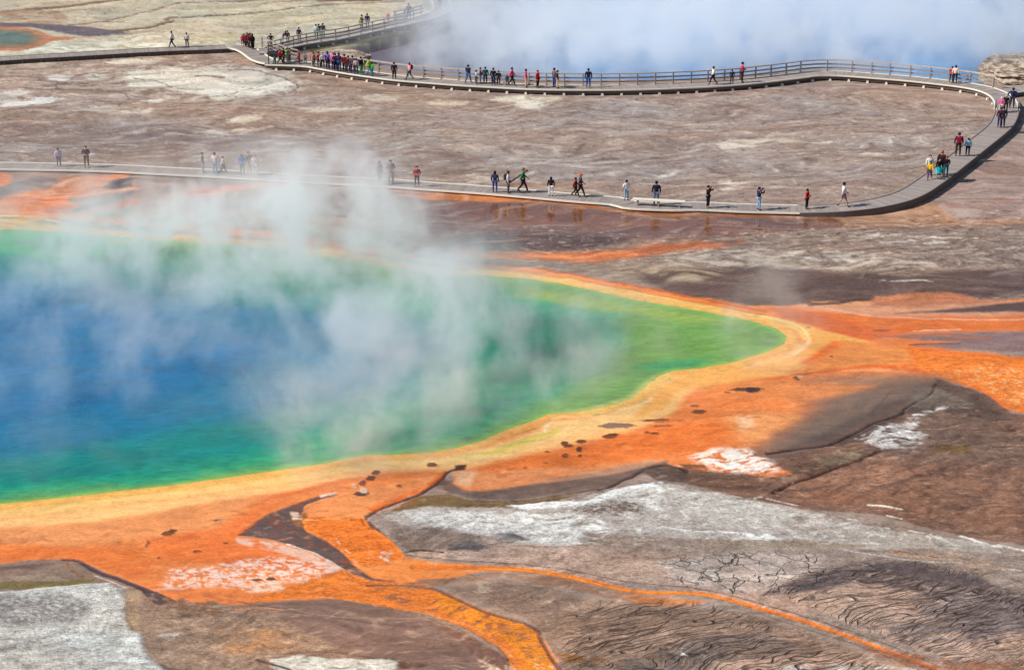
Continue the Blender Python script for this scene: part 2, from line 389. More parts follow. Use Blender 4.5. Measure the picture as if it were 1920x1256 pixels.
# far side mats, left
P([(-200, 330), (60, 322), (210, 328), (240, 340), (400, 346), (600, 342), (700, 352), (560, 372), (400, 392), (300, 400), (400, 420), (150, 424), (-200, 404)], (158, 126, 116), soft=6, wet=.5)
P([(-200, 366), (0, 374), (60, 358), (120, 356), (130, 380), (180, 400), (160, 420), (60, 404), (-200, 396)], (222, 122, 60), soft=5, wet=.4)
P([(-200, 326), (20, 326), (24, 345), (0, 352), (-200, 350)], (216, 124, 70), soft=5, wet=.4)
P([(0, 372), (50, 350), (120, 336), (60, 334), (0, 352), (-100, 372)], (122, 104, 106), soft=5, wet=.6)
P([(80, 388), (130, 386), (150, 396), (260, 372), (262, 384), (150, 404), (80, 402)], (208, 104, 50), soft=4, wet=.4)
P([(130, 336), (240, 326), (240, 338), (200, 352), (250, 346), (258, 356), (140, 372), (60, 372), (100, 350)], (214, 148, 116), soft=6, wet=.3)
P([(210, 340), (245, 332), (248, 350), (215, 356), (190, 352)], (100, 90, 98), soft=5, wet=.6)
P([(130, 396), (200, 374), (250, 360), (250, 364), (200, 384), (140, 400)], (112, 98, 104), soft=3, wet=.5)
P([(176, 402), (250, 388), (256, 394), (215, 406), (180, 408)], (128, 112, 108), soft=3)
L([(240, 330), (170, 332), (110, 338)], 4, (216, 130, 84), soft=4)
P([(300, 370), (350, 356), (420, 350), (500, 344), (560, 342), (560, 346), (480, 354), (400, 364), (340, 372)], (226, 112, 50), soft=3, wet=.6)
P([(340, 368), (400, 360), (440, 356), (400, 368), (360, 372)], (236, 154, 110), soft=2, wet=.5)
P([(290, 372), (420, 368), (560, 360), (620, 380), (520, 400), (360, 400)], (146, 116, 112), soft=6, wet=.5)
P([(260, 396), (400, 392), (600, 400), (860, 440), (860, 474), (700, 470), (400, 430), (200, 420)], (190, 140, 120), soft=14, br=('s', -.7, .6))
# ---- orange mat round the spring
P([(-200, 940), (500, 860), (900, 780), (1180, 700), (1440, 640), (1400, 590), (1200, 552), (1050, 522), (980, 510), (860, 500), (700, 480), (500, 450), (250, 424), (130, 412), (0, 398), (-200, 392),
   (-200, 380), (0, 392), (140, 404), (260, 414), (520, 436), (720, 470), (860, 494), (990, 504), (1120, 526), (1260, 552), (1400, 572), (1460, 574), (1560, 568), (1700, 565), (2000, 560), (2000, 640), (1920, 650),
   (1760, 655), (1800, 660), (1870, 665), (2000, 690), (2000, 790), (1920, 776), (1870, 764), (1856, 742), (1800, 720), (1752, 708), (1745, 738), (1692, 766), (1622, 802), (1560, 832), (1480, 848), (1400, 864), (1290, 872), (1200, 880),
   (1080, 900), (980, 912), (900, 922), (862, 918), (845, 905), (850, 890), (872, 872), (835, 885), (822, 905), (780, 926), (722, 948), (680, 972), (692, 988), (716, 1002), (740, 1022), (758, 1042),
   (700, 1090), (660, 1070), (600, 1044), (540, 1020), (500, 1012), (445, 1003), (475, 985), (500, 965), (550, 945), (600, 940), (560, 966), (572, 996), (620, 1024), (650, 1050), (700, 1090),
   (640, 1130), (480, 1135), (330, 1130), (290, 1110), (240, 1088), (190, 1070), (150, 1049), (120, 1046), (60, 1050), (0, 1056), (-200, 1060)], (228, 136, 76), soft=4, warp=5, wet=.6, stk=.6, gra=.55, h=-.02)
# base of the near side: light apricot near the shore, deeper orange outwards
P([(-200, 985), (0, 985), (300, 960), (420, 940), (560, 925), (480, 960), (430, 990), (300, 1010), (150, 1025), (-200, 1030)], (228, 152, 98), soft=22, warp=8)
P([(-200, 1016), (0, 1022), (120, 1025), (260, 1030), (300, 1060), (250, 1085), (180, 1060), (120, 1046), (0, 1056), (-200, 1060)], (224, 124, 62), soft=12, warp=6)
P([(270, 1010), (400, 990), (450, 960), (540, 935), (470, 985), (450, 1005), (600, 1050), (700, 1094), (500, 1060), (300, 1050)], (224, 120, 60), soft=12, warp=8, op=.8)
P([(560, 940), (640, 920), (760, 905), (830, 880), (800, 915), (720, 945), (680, 968), (580, 972)], (228, 146, 90), soft=8, warp=6)
L([(870, 872), (836, 882), (812, 905), (760, 930), (700, 954)], (4, 12), (222, 112, 44), soft=6)
L([(330, 952), (450, 925), (560, 905), (680, 880), (640, 900), (540, 925), (470, 950)], 10, (216, 106, 44), soft=10, op=.75, warp=6)
# shore band: cream and yellow
sh_lo = [(-200, 958), (0, 951), (100, 942), (200, 930), (320, 916), (440, 900), (540, 886), (610, 876), (650, 868), (700, 862), (740, 862), (800, 858), (860, 850), (920, 836), (960, 822), (1000, 806), (1040, 790), (1090, 784), (1140, 772), (1200, 752), (1230, 725), (1262, 706), (1330, 698), (1400, 684), (1460, 664), (1500, 640)]
P(sh_lo + [(1540, 640), (1480, 680), (1420, 700), (1330, 716), (1290, 740), (1250, 780), (1180, 812), (1080, 838), (960, 862), (860, 880), (760, 884), (700, 886), (640, 900), (540, 918), (420, 940), (300, 960), (180, 976), (60, 986), (-200, 996)], (244, 188, 126), soft=12, warp=8, stk=.5)
L([(x, y + 12) for x, y in sh_lo[:10]], 15, (246, 196, 124), soft=6, warp=6, br=('g', -1.2, .2))
L([(x, y + 22) for x, y in sh_lo[:9]], 9, (240, 178, 110), soft=8, warp=8, br=('g', -1, .4))
L([(x, y + 3) for x, y in sh_lo[:12]], 5, (226, 176, 70), soft=3, warp=4)
P([(690, 862), (800, 862), (920, 842), (1020, 808), (1060, 792), (1140, 780), (1200, 760), (1200, 780), (1080, 815), (960, 845), (860, 868), (720, 880)], (240, 194, 132), soft=8, warp=5)
P([(850, 856), (920, 842), (1010, 812), (1060, 800), (1040, 815), (940, 850)], (214, 190, 96), soft=8, op=.8)
L([(1020, 808), (1042, 784), (1100, 780), (1180, 764), (1230, 742), (1252, 716), (1280, 706), (1340, 704), (1420, 690), (1478, 668), (1510, 650), (1518, 634), (1500, 618)], (6, 4), (246, 214, 168), soft=4, warp=4, br=('f', -1.1, .2))
L([(1230, 760), (1262, 735), (1276, 714)], 6, (236, 196, 158), soft=4, br=('f', -.6, .4))
P([(1260, 706), (1300, 700), (1420, 686), (1500, 660), (1530, 640), (1500, 612), (1440, 600), (1560, 610), (1640, 640), (1560, 680), (1440, 716), (1350, 720), (1290, 730), (1240, 765), (1180, 790)], (236, 172, 98), soft=12, warp=8)
# east end: upper shore bands
up = [(820, 512), (900, 510), (980, 514), (1060, 526), (1150, 544), (1250, 562), (1340, 580), (1440, 598), (1496, 614), (1512, 632)]
L([(x, y - 9) for x, y in up[:8]], 12, (226, 140, 74), soft=6, warp=4)
L([(x, y + 2) for x, y in up], 11, (238, 190, 110), soft=5, warp=4)
L([(x + 4, y - 2) for x, y in up[3:]], 5, (244, 206, 140), soft=3, warp=4)
L([(x, y - 14) for x, y in up[1:8]], 4, (196, 96, 48), soft=4, warp=6)
L([(1512, 606), (1540, 625), (1540, 650), (1510, 668)], 20, (238, 170, 90), soft=12)
# left far shore
L([(-200, 408), (0, 414), (60, 420), (130, 430), (250, 440), (400, 448), (550, 462), (700, 486), (820, 508)], 14, (236, 184, 84), soft=5, warp=4)
L([(-200, 402), (0, 404), (70, 408), (128, 422)], 7, (244, 196, 120), soft=3, warp=4)
P([(20, 410), (60, 406), (90, 410), (60, 416)], (226, 150, 60), soft=3)
# east outflow mats
P([(1470, 575), (1560, 588), (1700, 592), (1830, 588), (2000, 585), (2000, 618), (1860, 620), (1700, 622), (1640, 640), (1560, 622), (1500, 602)], (222, 116, 58), soft=8, warp=8)
P([(1500, 575), (1640, 566), (1800, 562), (2000, 566), (2000, 590), (1840, 592), (1690, 592), (1580, 588)], (206, 150, 120), soft=9, warp=8)
L([(1500, 572), (1560, 580), (1640, 592), (1760, 598), (1900, 600), (2000, 598)], 5, (222, 170, 138), soft=5, warp=5)
P([(1520, 566), (1600, 566), (1640, 572), (1560, 575)], (218, 160, 120), soft=4)
L([(1520, 573), (1580, 567), (1640, 562), (1760, 552), (1860, 550)], 6, (96, 74, 72), soft=4, warp=6)
P([(1680, 586), (1760, 580), (1900, 568), (2000, 560), (2000, 586), (1880, 584)], (104, 82, 80), soft=6, warp=6)
P([(1640, 556), (1780, 548), (1860, 566), (1720, 576), (1640, 574)], (186, 124, 94), soft=8, warp=8)
P([(1450, 576), (1500, 580), (1600, 612), (1650, 630), (1620, 636), (1540, 616), (1470, 596)], (212, 112, 62), soft=8, warp=6)
P([(1560, 590), (1660, 600), (1800, 604), (2000, 606), (2000, 616), (1800, 616), (1640, 614)], (220, 124, 66), soft=5)
L([(1712, 621), (1760, 619), (1800, 618)], 3, (228, 186, 160), soft=2)
P([(1640, 630), (1760, 624), (2000, 618), (2000, 672), (1900, 660), (1780, 652), (1720, 648), (1800, 640), (1700, 636)], (150, 122, 118), soft=7, warp=6)
L([(1640, 628), (1700, 632), (1760, 628), (1860, 634)], 4, (196, 112, 72), soft=4, warp=5)
L([(1706, 647), (1740, 644), (1800, 644)], 4, (106, 88, 94), soft=3)
L([(1640, 620), (1668, 618)], 3, (126, 78, 58), soft=2)
P([(1560, 640), (1700, 650), (1860, 664), (2000, 680), (2000, 780), (1920, 772), (1874, 760), (1850, 738), (1760, 704), (1660, 690), (1560, 690), (1500, 680)], (226, 120, 54), soft=8, warp=6)
P([(1580, 640), (1700, 652), (1720, 680), (1600, 690), (1480, 700), (1540, 670)], (226, 146, 84), soft=14, warp=8)
P([(1700, 655), (1860, 668), (2000, 690), (2000, 776), (1900, 765), (1864, 742), (1800, 716), (1720, 690)], (232, 132, 56), soft=6, warp=6, gra=1)
P([(1780, 695), (1860, 682), (1950, 695), (2000, 770), (1900, 758), (1840, 722)], (240, 184, 130), soft=10, warp=6, br=('g', -.05, .4), op=.9)
P([(1750, 690), (1830, 700), (1860, 730), (1800, 716)], (236, 160, 96), soft=8, br=('g', 0, .5))
L([(1460, 705), (1540, 696), (1640, 694), (1700, 698)], 5, (232, 168, 124), soft=4)
L([(1330, 735), (1440, 712), (1520, 700), (1640, 686), (1720, 692)], 7, (214, 108, 46), soft=7, warp=6)
# shading from orange to grey on the south east
P([(1500, 712), (1620, 700), (1720, 704), (1756, 714), (1740, 740), (1600, 760), (1480, 750)], (176, 128, 100), soft=26, warp=8, wet=.7)
P([(1480, 800), (1540, 752), (1640, 724), (1720, 710), (1758, 712), (1752, 735), (1690, 766), (1620, 802), (1560, 832), (1480, 848), (1400, 864), (1380, 862)], (130, 106, 92), soft=50, warp=6, wet=.7, grow=8)
P([(1300, 730), (1420, 712), (1560, 718), (1640, 724), (1560, 745), (1500, 755), (1440, 748), (1340, 745)], (226, 142, 84), soft=18, warp=8, op=.85)
P([(1360, 780), (1420, 770), (1500, 780), (1440, 820), (1390, 830)], (230, 156, 100), soft=16, warp=8)
P([(1380, 782), (1410, 780), (1414, 800), (1390, 806)], (240, 196, 156), soft=9, op=.8)
P([(1080, 830), (1240, 800), (1340, 790), (1380, 810), (1320, 845), (1180, 860), (1060, 874), (940, 884), (880, 880)], (226, 122, 54), soft=18, warp=8, op=.85)
P([(860, 884), (960, 880), (1100, 876), (1240, 862), (1290, 868), (1160, 892), (1040, 905), (930, 918), (870, 914)], (226, 148, 98), soft=9, warp=5)
P([(850, 885), (890, 880), (880, 910), (852, 908)], (232, 180, 140), soft=8)
P([(826, 896), (850, 908), (880, 922), (940, 916), (1060, 900), (1160, 886), (1250, 864), (1260, 872), (1200, 892), (1150, 910), (1060, 926), (960, 938), (890, 936), (838, 925), (815, 910)], (122, 100, 92), soft=9, warp=4, wet=.4)
P([(1000, 905), (1100, 886), (1230, 862), (1220, 872), (1130, 892)], (168, 140, 124), soft=8, op=.8)
# dark channel between the mats
chan = [(552, 946), (505, 962), (476, 982), (446, 1002), (500, 1010), (552, 1020), (600, 1042), (640, 1064), (672, 1086), (720, 1094), (790, 1096), (760, 1080), (712, 1074), (672, 1060), (646, 1040), (622, 1018), (574, 994), (566, 972), (572, 950), (600, 934), (640, 926), (600, 928)]
P(chan, (104, 84, 80), soft=2.5, warp=4, wet=.7, h=-.05, gra=.6)
P([(545, 960), (575, 962), (572, 990), (548, 980)], (140, 92, 50), soft=4, wet=.7)
P([(546, 958), (562, 960), (566, 972), (550, 974)], (220, 200, 184), soft=2, br=('f', -.3, .3))
L([(560, 944), (600, 930), (626, 925)], 5, (120, 86, 76), soft=2)
L([(602, 928), (628, 924)], 4, (232, 206, 196), soft=2)
L([(460, 1000), (500, 990), (540, 962)], 5, (150, 132, 128), soft=2, br=('f', .1, .5))
P([(445, 1008), (520, 1018), (570, 1030), (640, 1068), (640, 1078), (580, 1052), (520, 1034), (450, 1020)], (226, 184, 166), soft=4, warp=6, br=('f', -.8, .1))
L([(540, 1020), (580, 1032), (620, 1054), (646, 1070)], (3, 6), (240, 226, 218), soft=2, br=('f', -.8, -.1))
# salt speckled patch on the mat
P([(330, 1070), (400, 1062), (500, 1040), (600, 1052), (650, 1072), (600, 1090), (520, 1092), (420, 1100), (320, 1105), (290, 1104)], (236, 200, 186), soft=10, warp=12, br=('g', -.25, .2))
P([(330, 1075), (440, 1058), (560, 1048), (600, 1070), (480, 1085), (330, 1095)], (238, 212, 200), soft=14, warp=12, br=('g', -.1, .3), op=.8)
P([(440, 1095), (520, 1090), (540, 1105), (460, 1110)], (234, 200, 180), soft=5, br=('g', -.4, .2))
P([(300, 1105), (420, 1112), (560, 1118), (480, 1132), (380, 1138), (320, 1130)], (200, 118, 76), soft=8, br=('f', -.3, .5))
# ---- lower right: grey rippled clay, salt crusts, rills
low = [(700, 960), (760, 950), (960, 940), (1100, 925), (1200, 900), (1260, 905), (1420, 935), (1500, 955), (1600, 965), (1800, 1010), (2000, 1040), (2000, 1400), (1760, 1400), (1700, 1250), (1500, 1170), (1300, 1115), (1100, 1090), (950, 1060), (770, 1045), (740, 1020), (690, 985)]
P(low, (162, 141, 130), soft=3, warp=4, gra=1)
P([(730, 1000), (900, 1010), (1200, 1030), (1500, 1060), (1700, 1120), (1500, 1160), (1300, 1105), (1100, 1086), (950, 1058), (780, 1044)], (184, 154, 138), soft=14, warp=8)
P([(1000, 1115), (1300, 1140), (1400, 1152), (1500, 1180), (1700, 1256), (1700, 1400), (1080, 1400), (1040, 1230), (1000, 1170), (860, 1110), (940, 1086)], (158, 130, 114), soft=8, warp=6, gra=.9)
P([(840, 1100), (940, 1086), (1040, 1098), (1100, 1130), (1020, 1160), (960, 1150)], (150, 124, 110), soft=10, warp=6)
P([(700, 1126), (800, 1152), (880, 1186), (940, 1240), (940, 1400), (-200, 1400), (-200, 1120), (280, 1118), (400, 1140), (560, 1124)], (152, 122, 106), soft=6, warp=6, gra=.9)
# brown sheet on the right
P([(1240, 880), (1300, 870), (1400, 862), (1500, 848), (1600, 812), (1700, 765), (1760, 712), (1850, 740), (1900, 776), (2000, 790), (2000, 1035), (1800, 1005), (1640, 965), (1500, 955), (1380, 930), (1260, 900)], (134, 102, 88), soft=4, warp=4, wet=.3, gra=.9)
P([(1500, 900), (1700, 850), (1900, 880), (2000, 920), (2000, 1020), (1850, 1000), (1640, 960), (1480, 940)], (146, 106, 86), soft=30, warp=14, br=('s', -.8, .6), op=.8)
P([(1540, 900), (1700, 870), (1740, 900), (1640, 930)], (176, 132, 110), soft=14, warp=12, br=('s', -.5, .4), op=.7)
P([(1660, 800), (1760, 760), (1900, 800), (2000, 830), (2000, 880), (1760, 870), (1620, 850)], (128, 102, 90), soft=20, warp=12, op=.8)
P([(1700, 740), (1760, 714), (1830, 735), (1868, 765), (1900, 790), (1840, 790), (1760, 770), (1700, 775), (1600, 830), (1480, 850), (1420, 862)], (98, 82, 76), soft=14, warp=6, op=.8)
P([(1720, 726), (1760, 730), (1830, 760), (1760, 770), (1700, 760)], (124, 108, 98), soft=8, warp=6)
P([(1760, 836), (1820, 834), (1820, 850), (1740, 850)], (120, 92, 56), soft=8, op=.7)
P([(1520, 852), (1600, 840), (1640, 850), (1580, 870), (1540, 880)], (150, 128, 106), soft=6, warp=8, br=('f', -.6, .3))
L([(1756, 722), (1745, 738), (1700, 764), (1690, 776), (1640, 792), (1600, 814), (1560, 832), (1500, 842), (1440, 850)], (3, 7), (70, 54, 52), soft=2.5, warp=3, h=-.06)
L([(1756, 726), (1700, 768)], 4, (150, 130, 120), soft=2, op=.3)
L([(1668, 738), (1648, 760), (1624, 780)], 2, (92, 74, 72), soft=2, op=.7)
L([(1650, 846), (1600, 866), (1560, 882), (1520, 895), (1480, 908), (1454, 924)], (5, 10), (84, 52, 40), soft=2.2, warp=6, h=-.08, br=('f', -1.3, -.2))
L([(1454, 924), (1420, 934), (1380, 930)], 4, (100, 72, 58), soft=3, op=.7)
P([(1480, 926), (1560, 920), (1620, 935), (1540, 948)], (146, 100, 78), soft=12, br=('q', -.4, .4))
for pts in ([(1740, 975), (1800, 955), (1880, 940)], [(1560, 905), (1640, 890), (1700, 886)], [(1800, 985), (1860, 968), (1940, 960)], [(1660, 822), (1720, 820), (1760, 816)], [(1500, 870), (1560, 862)], [(1700, 990), (1760, 972)]):
    L(pts, 2, (110, 74, 58), soft=3, warp=10, op=.6)
# white salt of the right sheet
for pts in ([(1610, 826), (1640, 800), (1680, 798), (1720, 810), (1740, 818), (1700, 834), (1680, 842), (1640, 838)], [(1680, 786), (1720, 774), (1736, 780), (1700, 790)], [(1730, 770), (1780, 760), (1770, 768), (1740, 776)], [(1700, 798), (1726, 794), (1724, 802)]):
    P(pts, (232, 224, 220), soft=8, warp=16, br=('q', -.35, .15), h=.03)
P([(1610, 824), (1700, 790), (1745, 815), (1720, 845), (1640, 845)], (196, 182, 174), soft=6, warp=10, br=('f', -.2, .4), op=.8)
for pts, wd in (([(1628, 948), (1660, 950), (1694, 955)], 5), ([(1660, 968), (1690, 974)], 4), ([(1650, 990), (1666, 991)], 4), ([(1706, 995), (1730, 1000)], 3), ([(1590, 973), (1608, 975)], 3),
                ([(1800, 1006), (1840, 1016), (1880, 1026)], 5), ([(1828, 1100), (1860, 1102), (1886, 1108)], 4), ([(1870, 1020), (1990, 1048)], 3), ([(1880, 1068), (1920, 1070)], 5), ([(1400, 934), (1430, 932)], 3),
                ([(1330, 924), (1420, 936)], 2), ([(1440, 935), (1500, 950)], 2), ([(1864, 1138), (1880, 1140)], 3)):
    L(pts, wd, (228, 218, 208), soft=2, warp=6, br=('f', -1, -.1), h=.03)
# salt patch beside the orange lobe
P([(1250, 868), (1300, 862), (1400, 846), (1450, 870), (1484, 888), (1440, 895), (1380, 888), (1320, 884), (1270, 878)], (220, 130, 74), soft=4, warp=6)
P([(1290, 856), (1340, 842), (1400, 842), (1440, 860), (1460, 882), (1400, 890), (1340, 884), (1320, 870)], (240, 226, 216), soft=12, warp=10, br=('q', -.45, .1), h=.03)
L([(1258, 872), (1290, 876), (1330, 884)], 3, (228, 176, 140), soft=2, br=('f', -.8, .2))
P([(1275, 870), (1320, 872), (1330, 884), (1285, 880)], (128, 86, 64), soft=3, br=('f', -.8, .2))
P([(1240, 880), (1340, 888), (1420, 900), (1440, 922), (1340, 915), (1260, 900)], (122, 92, 76), soft=4, warp=6, br=('s', -1, .2))
L([(1120, 918), (1160, 905), (1200, 886), (1230, 874), (1262, 874), (1290, 884)], (4, 8), (78, 60, 56), soft=3, warp=5, h=-.05)
P([(1200, 880), (1260, 872), (1290, 888), (1290, 905), (1230, 900)], (104, 84, 76), soft=5, warp=6, br=('f', -1, .2))
L([(830, 932), (900, 940), (980, 938), (1060, 928), (1120, 916)], 3, (84, 62, 50), soft=2.5, warp=4)
P([(780, 930), (840, 928), (900, 942), (980, 940), (1080, 928), (1050, 940), (900, 955), (780, 956), (730, 962)], (128, 102, 72), soft=4, warp=5)
L([(872, 874), (842, 884), (826, 900), (790, 925), (730, 948), (690, 966), (682, 976), (700, 990)], (5, 9), (88, 66, 62), soft=2.5, warp=3, h=-.05)
P([(856, 872), (876, 870), (870, 880), (850, 884)], (96, 62, 50), soft=3)
L([(690, 978), (712, 998), (728, 1012), (745, 1034)], 5, (104, 80, 74), soft=2.5)
# pale salt field
P([(720, 968), (800, 950), (960, 952), (1060, 942), (1150, 915), (1240, 905), (1320, 920), (1440, 944), (1540, 965), (1700, 1000), (1860, 1020), (1880, 1036), (1700, 1030), (1500, 1030), (1300, 1010), (1100, 1000), (1060, 1024), (980, 1020), (860, 1000), (760, 990)], (188, 174, 166), soft=5, warp=8, stk=.7)
P([(1240, 912), (1400, 940), (1500, 962), (1480, 985), (1360, 990), (1270, 950)], (194, 184, 176), soft=6, warp=5, stk=.4)
P([(1460, 975), (1700, 1005), (1860, 1025), (1860, 1036), (1700, 1028), (1500, 1004)], (178, 164, 154), soft=8, warp=5)
P([(740, 965), (850, 958), (980, 966), (1100, 1000), (1080, 1022), (980, 1015), (860, 995)], (216, 209, 204), soft=12, warp=14, br=('g', -.7, .4), h=.02)
P([(950, 948), (1020, 942), (1100, 940), (1150, 918), (1242, 902), (1240, 912), (1180, 924), (1110, 945), (1040, 952), (980, 955)], (238, 234, 232), soft=2.5, warp=6, br=('f', -1.2, -.2), h=.04)
P([(960, 962), (1080, 966), (1160, 992), (1140, 1004), (1060, 990), (990, 985)], (230, 225, 220), soft=9, warp=14, br=('q', -.4, .2), h=.03)
P([(1140, 920), (1240, 915), (1260, 960), (1200, 960), (1160, 935)], (214, 206, 200), soft=5, warp=10, br=('g', -.5, .4))
P([(1060, 955), (1160, 935), (1220, 950), (1200, 970), (1120, 965)], (120, 100, 90), soft=9, warp=12, br=('g', -.4, .3))
L([(1240, 988), (1300, 996), (1380, 1000), (1480, 1015)], (3, 5), (238, 232, 226), soft=2, warp=6, br=('f', -.6, 0), h=.03)
P([(1380, 1004), (1440, 1002), (1484, 1016), (1400, 1012)], (236, 230, 226), soft=3, warp=6, br=('f', -.6, .1))
P([(860, 1018), (900, 1005), (960, 1000), (1000, 1012), (940, 1018), (900, 1035), (840, 1032)], (108, 98, 96), soft=5, warp=8, br=('a', -.9, .2))
P([(740, 985), (840, 990), (900, 1010), (840, 1030), (770, 1035), (730, 1005)], (128, 108, 98), soft=6, warp=8, br=('s', -.8, .2))
L([(752, 1036), (790, 1032), (830, 1036)], 5, (74, 48, 34), soft=2.5, br=('f', -1, .1))
L([(840, 1030), (900, 1024), (960, 1016)], 2, (90, 78, 74), soft=2)
L([(960, 1024), (1060, 1026), (1120, 1018), (1200, 1008)], 2.2, (118, 98, 88), soft=2, warp=5, op=.8)
P([(1060, 1026), (1140, 1008), (1240, 1004), (1320, 1030), (1200, 1020)], (150, 128, 114), soft=5, warp=8, br=('f', -.4, .3), op=.8)
L([(1300, 1034), (1420, 1026), (1540, 1024), (1640, 1034)], 3, (140, 114, 98), soft=3, warp=5, op=.8)
P([(1300, 1010), (1500, 1012), (1640, 1024), (1560, 1030), (1340, 1030)], (160, 140, 124), soft=6, warp=6)
P([(1640, 1028), (1780, 1034), (1860, 1048), (1900, 1075), (1760, 1060), (1680, 1044)], (172, 144, 124), soft=6, warp=8, br=('f', -.4, .4))
L([(1580, 1032), (1660, 1042), (1720, 1052), (1800, 1056)], (2, 3), (206, 196, 190), soft=2)
L([(1640, 1034), (1700, 1036), (1760, 1046)], 3, (120, 84, 62), soft=2, br=('f', -.1, .2))
L([(1820, 1068), (1860, 1072), (1830, 1082)], 4, (120, 84, 62), soft=2, br=('f', -.1, .2))
# cracked pale cells and dark rilled band
P([(1240, 1050), (1400, 1035), (1520, 1040), (1560, 1070), (1500, 1110), (1380, 1112), (1260, 1090)], (188, 166, 154), soft=12, warp=6, cel=1)
P([(1230, 1050), (1310, 1050), (1370, 1080), (1320, 1096), (1240, 1080)], (206, 190, 178), soft=6, warp=12, br=('a', -.4, .3))
P([(1420, 1050), (1480, 1050), (1500, 1080), (1440, 1090)], (202, 186, 176), soft=8, warp=12, br=('f', -.4, .3), op=.7)
dk = [(1430, 1114), (1480, 1090), (1560, 1066), (1640, 1050), (1720, 1054), (1820, 1076), (1880, 1104), (1990, 1130), (1990, 1200), (1900, 1196), (1800, 1190), (1740, 1160), (1680, 1124), (1600, 1090), (1520, 1110)]
P(dk, (124, 106, 102), soft=12, warp=8, ril=.8)
P([(1620, 1056), (1720, 1058), (1820, 1080), (1880, 1104), (1780, 1096), (1680, 1080)], (108, 94, 94), soft=9, warp=6, ril=.1)
P([(1460, 1106), (1500, 1086), (1560, 1080), (1600, 1088), (1540, 1106)], (100, 90, 92), soft=7, warp=8, br=('f', -.6, .4))
P([(1480, 1122), (1560, 1100), (1640, 1096), (1720, 1110), (1800, 1160), (1990, 1200), (1990, 1262), (1800, 1240), (1640, 1190)], (186, 156, 140), soft=10, warp=8, ril=1, br=('l', -1.2, .3))
P([(1700, 1120), (1800, 1105), (1990, 1140), (1990, 1180), (1860, 1190), (1740, 1160)], (136, 120, 118), soft=14, warp=10, ril=1, br=('s', -1, .4))
P([(1640, 1160), (1760, 1170), (1900, 1190), (1860, 1210), (1700, 1200)], (126, 112, 112), soft=10, warp=10, br=('s', -.6, .5))
P([(1060, 1150), (1200, 1120), (1360, 1140), (1480, 1178), (1660, 1240), (1700, 1400), (1100, 1400), (1060, 1240)], None, soft=20, ril=1)
P([(1150, 1250), (1240, 1215), (1340, 1190), (1440, 1190), (1500, 1215), (1400, 1240), (1250, 1262)], (120, 104, 98), soft=14, warp=8, br=('s', -.9, .4))
P([(1160, 1240), (1240, 1224), (1340, 1222), (1260, 1240)], (76, 66, 64), soft=5, warp=6, br=('s', -.4, .2))
P([(1280, 1222), (1330, 1216), (1325, 1232), (1275, 1240)], (206, 200, 196), soft=3, br=('f', .15, .4))
P([(1340, 1240), (1500, 1232), (1700, 1240), (1700, 1300), (1320, 1300)], (186, 152, 134), soft=10, warp=6)
P([(1440, 1250), (1600, 1244), (1720, 1252), (1700, 1290), (1440, 1290)], (206, 190, 180), soft=6, warp=10, br=('f', -.4, .3))
P([(1040, 1225), (1120, 1232), (1140, 1240), (1060, 1244)], (142, 98, 60), soft=5, br=('f', -.8, .3))
for pts in ([(945, 1125), (985, 1112), (1020, 1100)], [(980, 1128), (1000, 1118), (1040, 1104)], [(1100, 1160), (1125, 1140), (1130, 1126)], [(1010, 1140), (1040, 1126)], [(1140, 1170), (1190, 1150), (1200, 1138)]):
    L(pts, 1.6, (98, 80, 72), soft=1.2, warp=6, op=.8)
# ---- lower left
P([(-200, 1056), (0, 1058), (60, 1052), (120, 1048), (150, 1052), (190, 1072), (240, 1092), (285, 1112), (260, 1120), (230, 1100), (160, 1094), (60, 1106), (-200, 1118)], (150, 122, 106), soft=4, warp=4, gra=.7)
P([(-200, 1060), (0, 1062), (100, 1056), (60, 1066), (-200, 1076)], (124, 98, 92), soft=5)
P([(-200, 1080), (0, 1080), (100, 1076), (140, 1088), (60, 1092), (-200, 1094)], (166, 138, 118), soft=6, warp=8)
P([(-200, 1092), (60, 1090), (180, 1086), (170, 1094), (60, 1104), (-200, 1110)], (132, 112, 74), soft=5, warp=6)
L([(118, 1048), (145, 1050), (180, 1070), (230, 1088), (280, 1108)], (7, 12), (96, 76, 80), soft=3, warp=3, wet=.4, h=-.05)
L([(125, 1052), (130, 1062), (145, 1075), (160, 1084)], 3, (150, 104, 64), soft=2)
L([(180, 1080), (230, 1100), (262, 1114)], 3, (204, 184, 168), soft=2)
P([(262, 1104), (290, 1108), (330, 1128), (300, 1136), (270, 1120)], (90, 74, 72), soft=3, br=('f', -.7, .1))
P([(-200, 1112), (0, 1113), (60, 1108), (140, 1098), (200, 1096), (232, 1105), (236, 1130), (232, 1160), (240, 1180), (262, 1190), (264, 1210), (280, 1240), (320, 1256), (340, 1330), (-200, 1330)], (198, 190, 182), soft=9, warp=12, gra=1.2, stk=.8, h=.04, br=('g', -1.5, -.5))
P([(240, 1100), (262, 1110), (264, 1160), (262, 1190), (236, 1175), (234, 1130)], (168, 140, 116), soft=4, warp=5)
P([(-50, 1120), (120, 1116), (180, 1140), (140, 1170), (60, 1180), (-50, 1160)], (150, 138, 134), soft=14, warp=14, br=('g', -.6, .3))
P([(-50, 1180), (120, 1190), (240, 1230), (260, 1270), (-50, 1270)], (176, 166, 160), soft=14, warp=14, br=('q', -.2, .5))
L([(-100, 1112), (0, 1113), (60, 1108), (140, 1098), (204, 1096)], 4, (218, 208, 192), soft=3)
P([(100, 1190), (262, 1186), (264, 1205), (300, 1250), (160, 1240)], (216, 212, 206), soft=10, warp=8, br=('f', -1, .3), op=.7)
P([(260, 1130), (340, 1140), (500, 1150), (640, 1160), (700, 1200), (560, 1230), (440, 1256), (330, 1256), (280, 1230), (266, 1190)], (160, 132, 114), soft=8, warp=8)
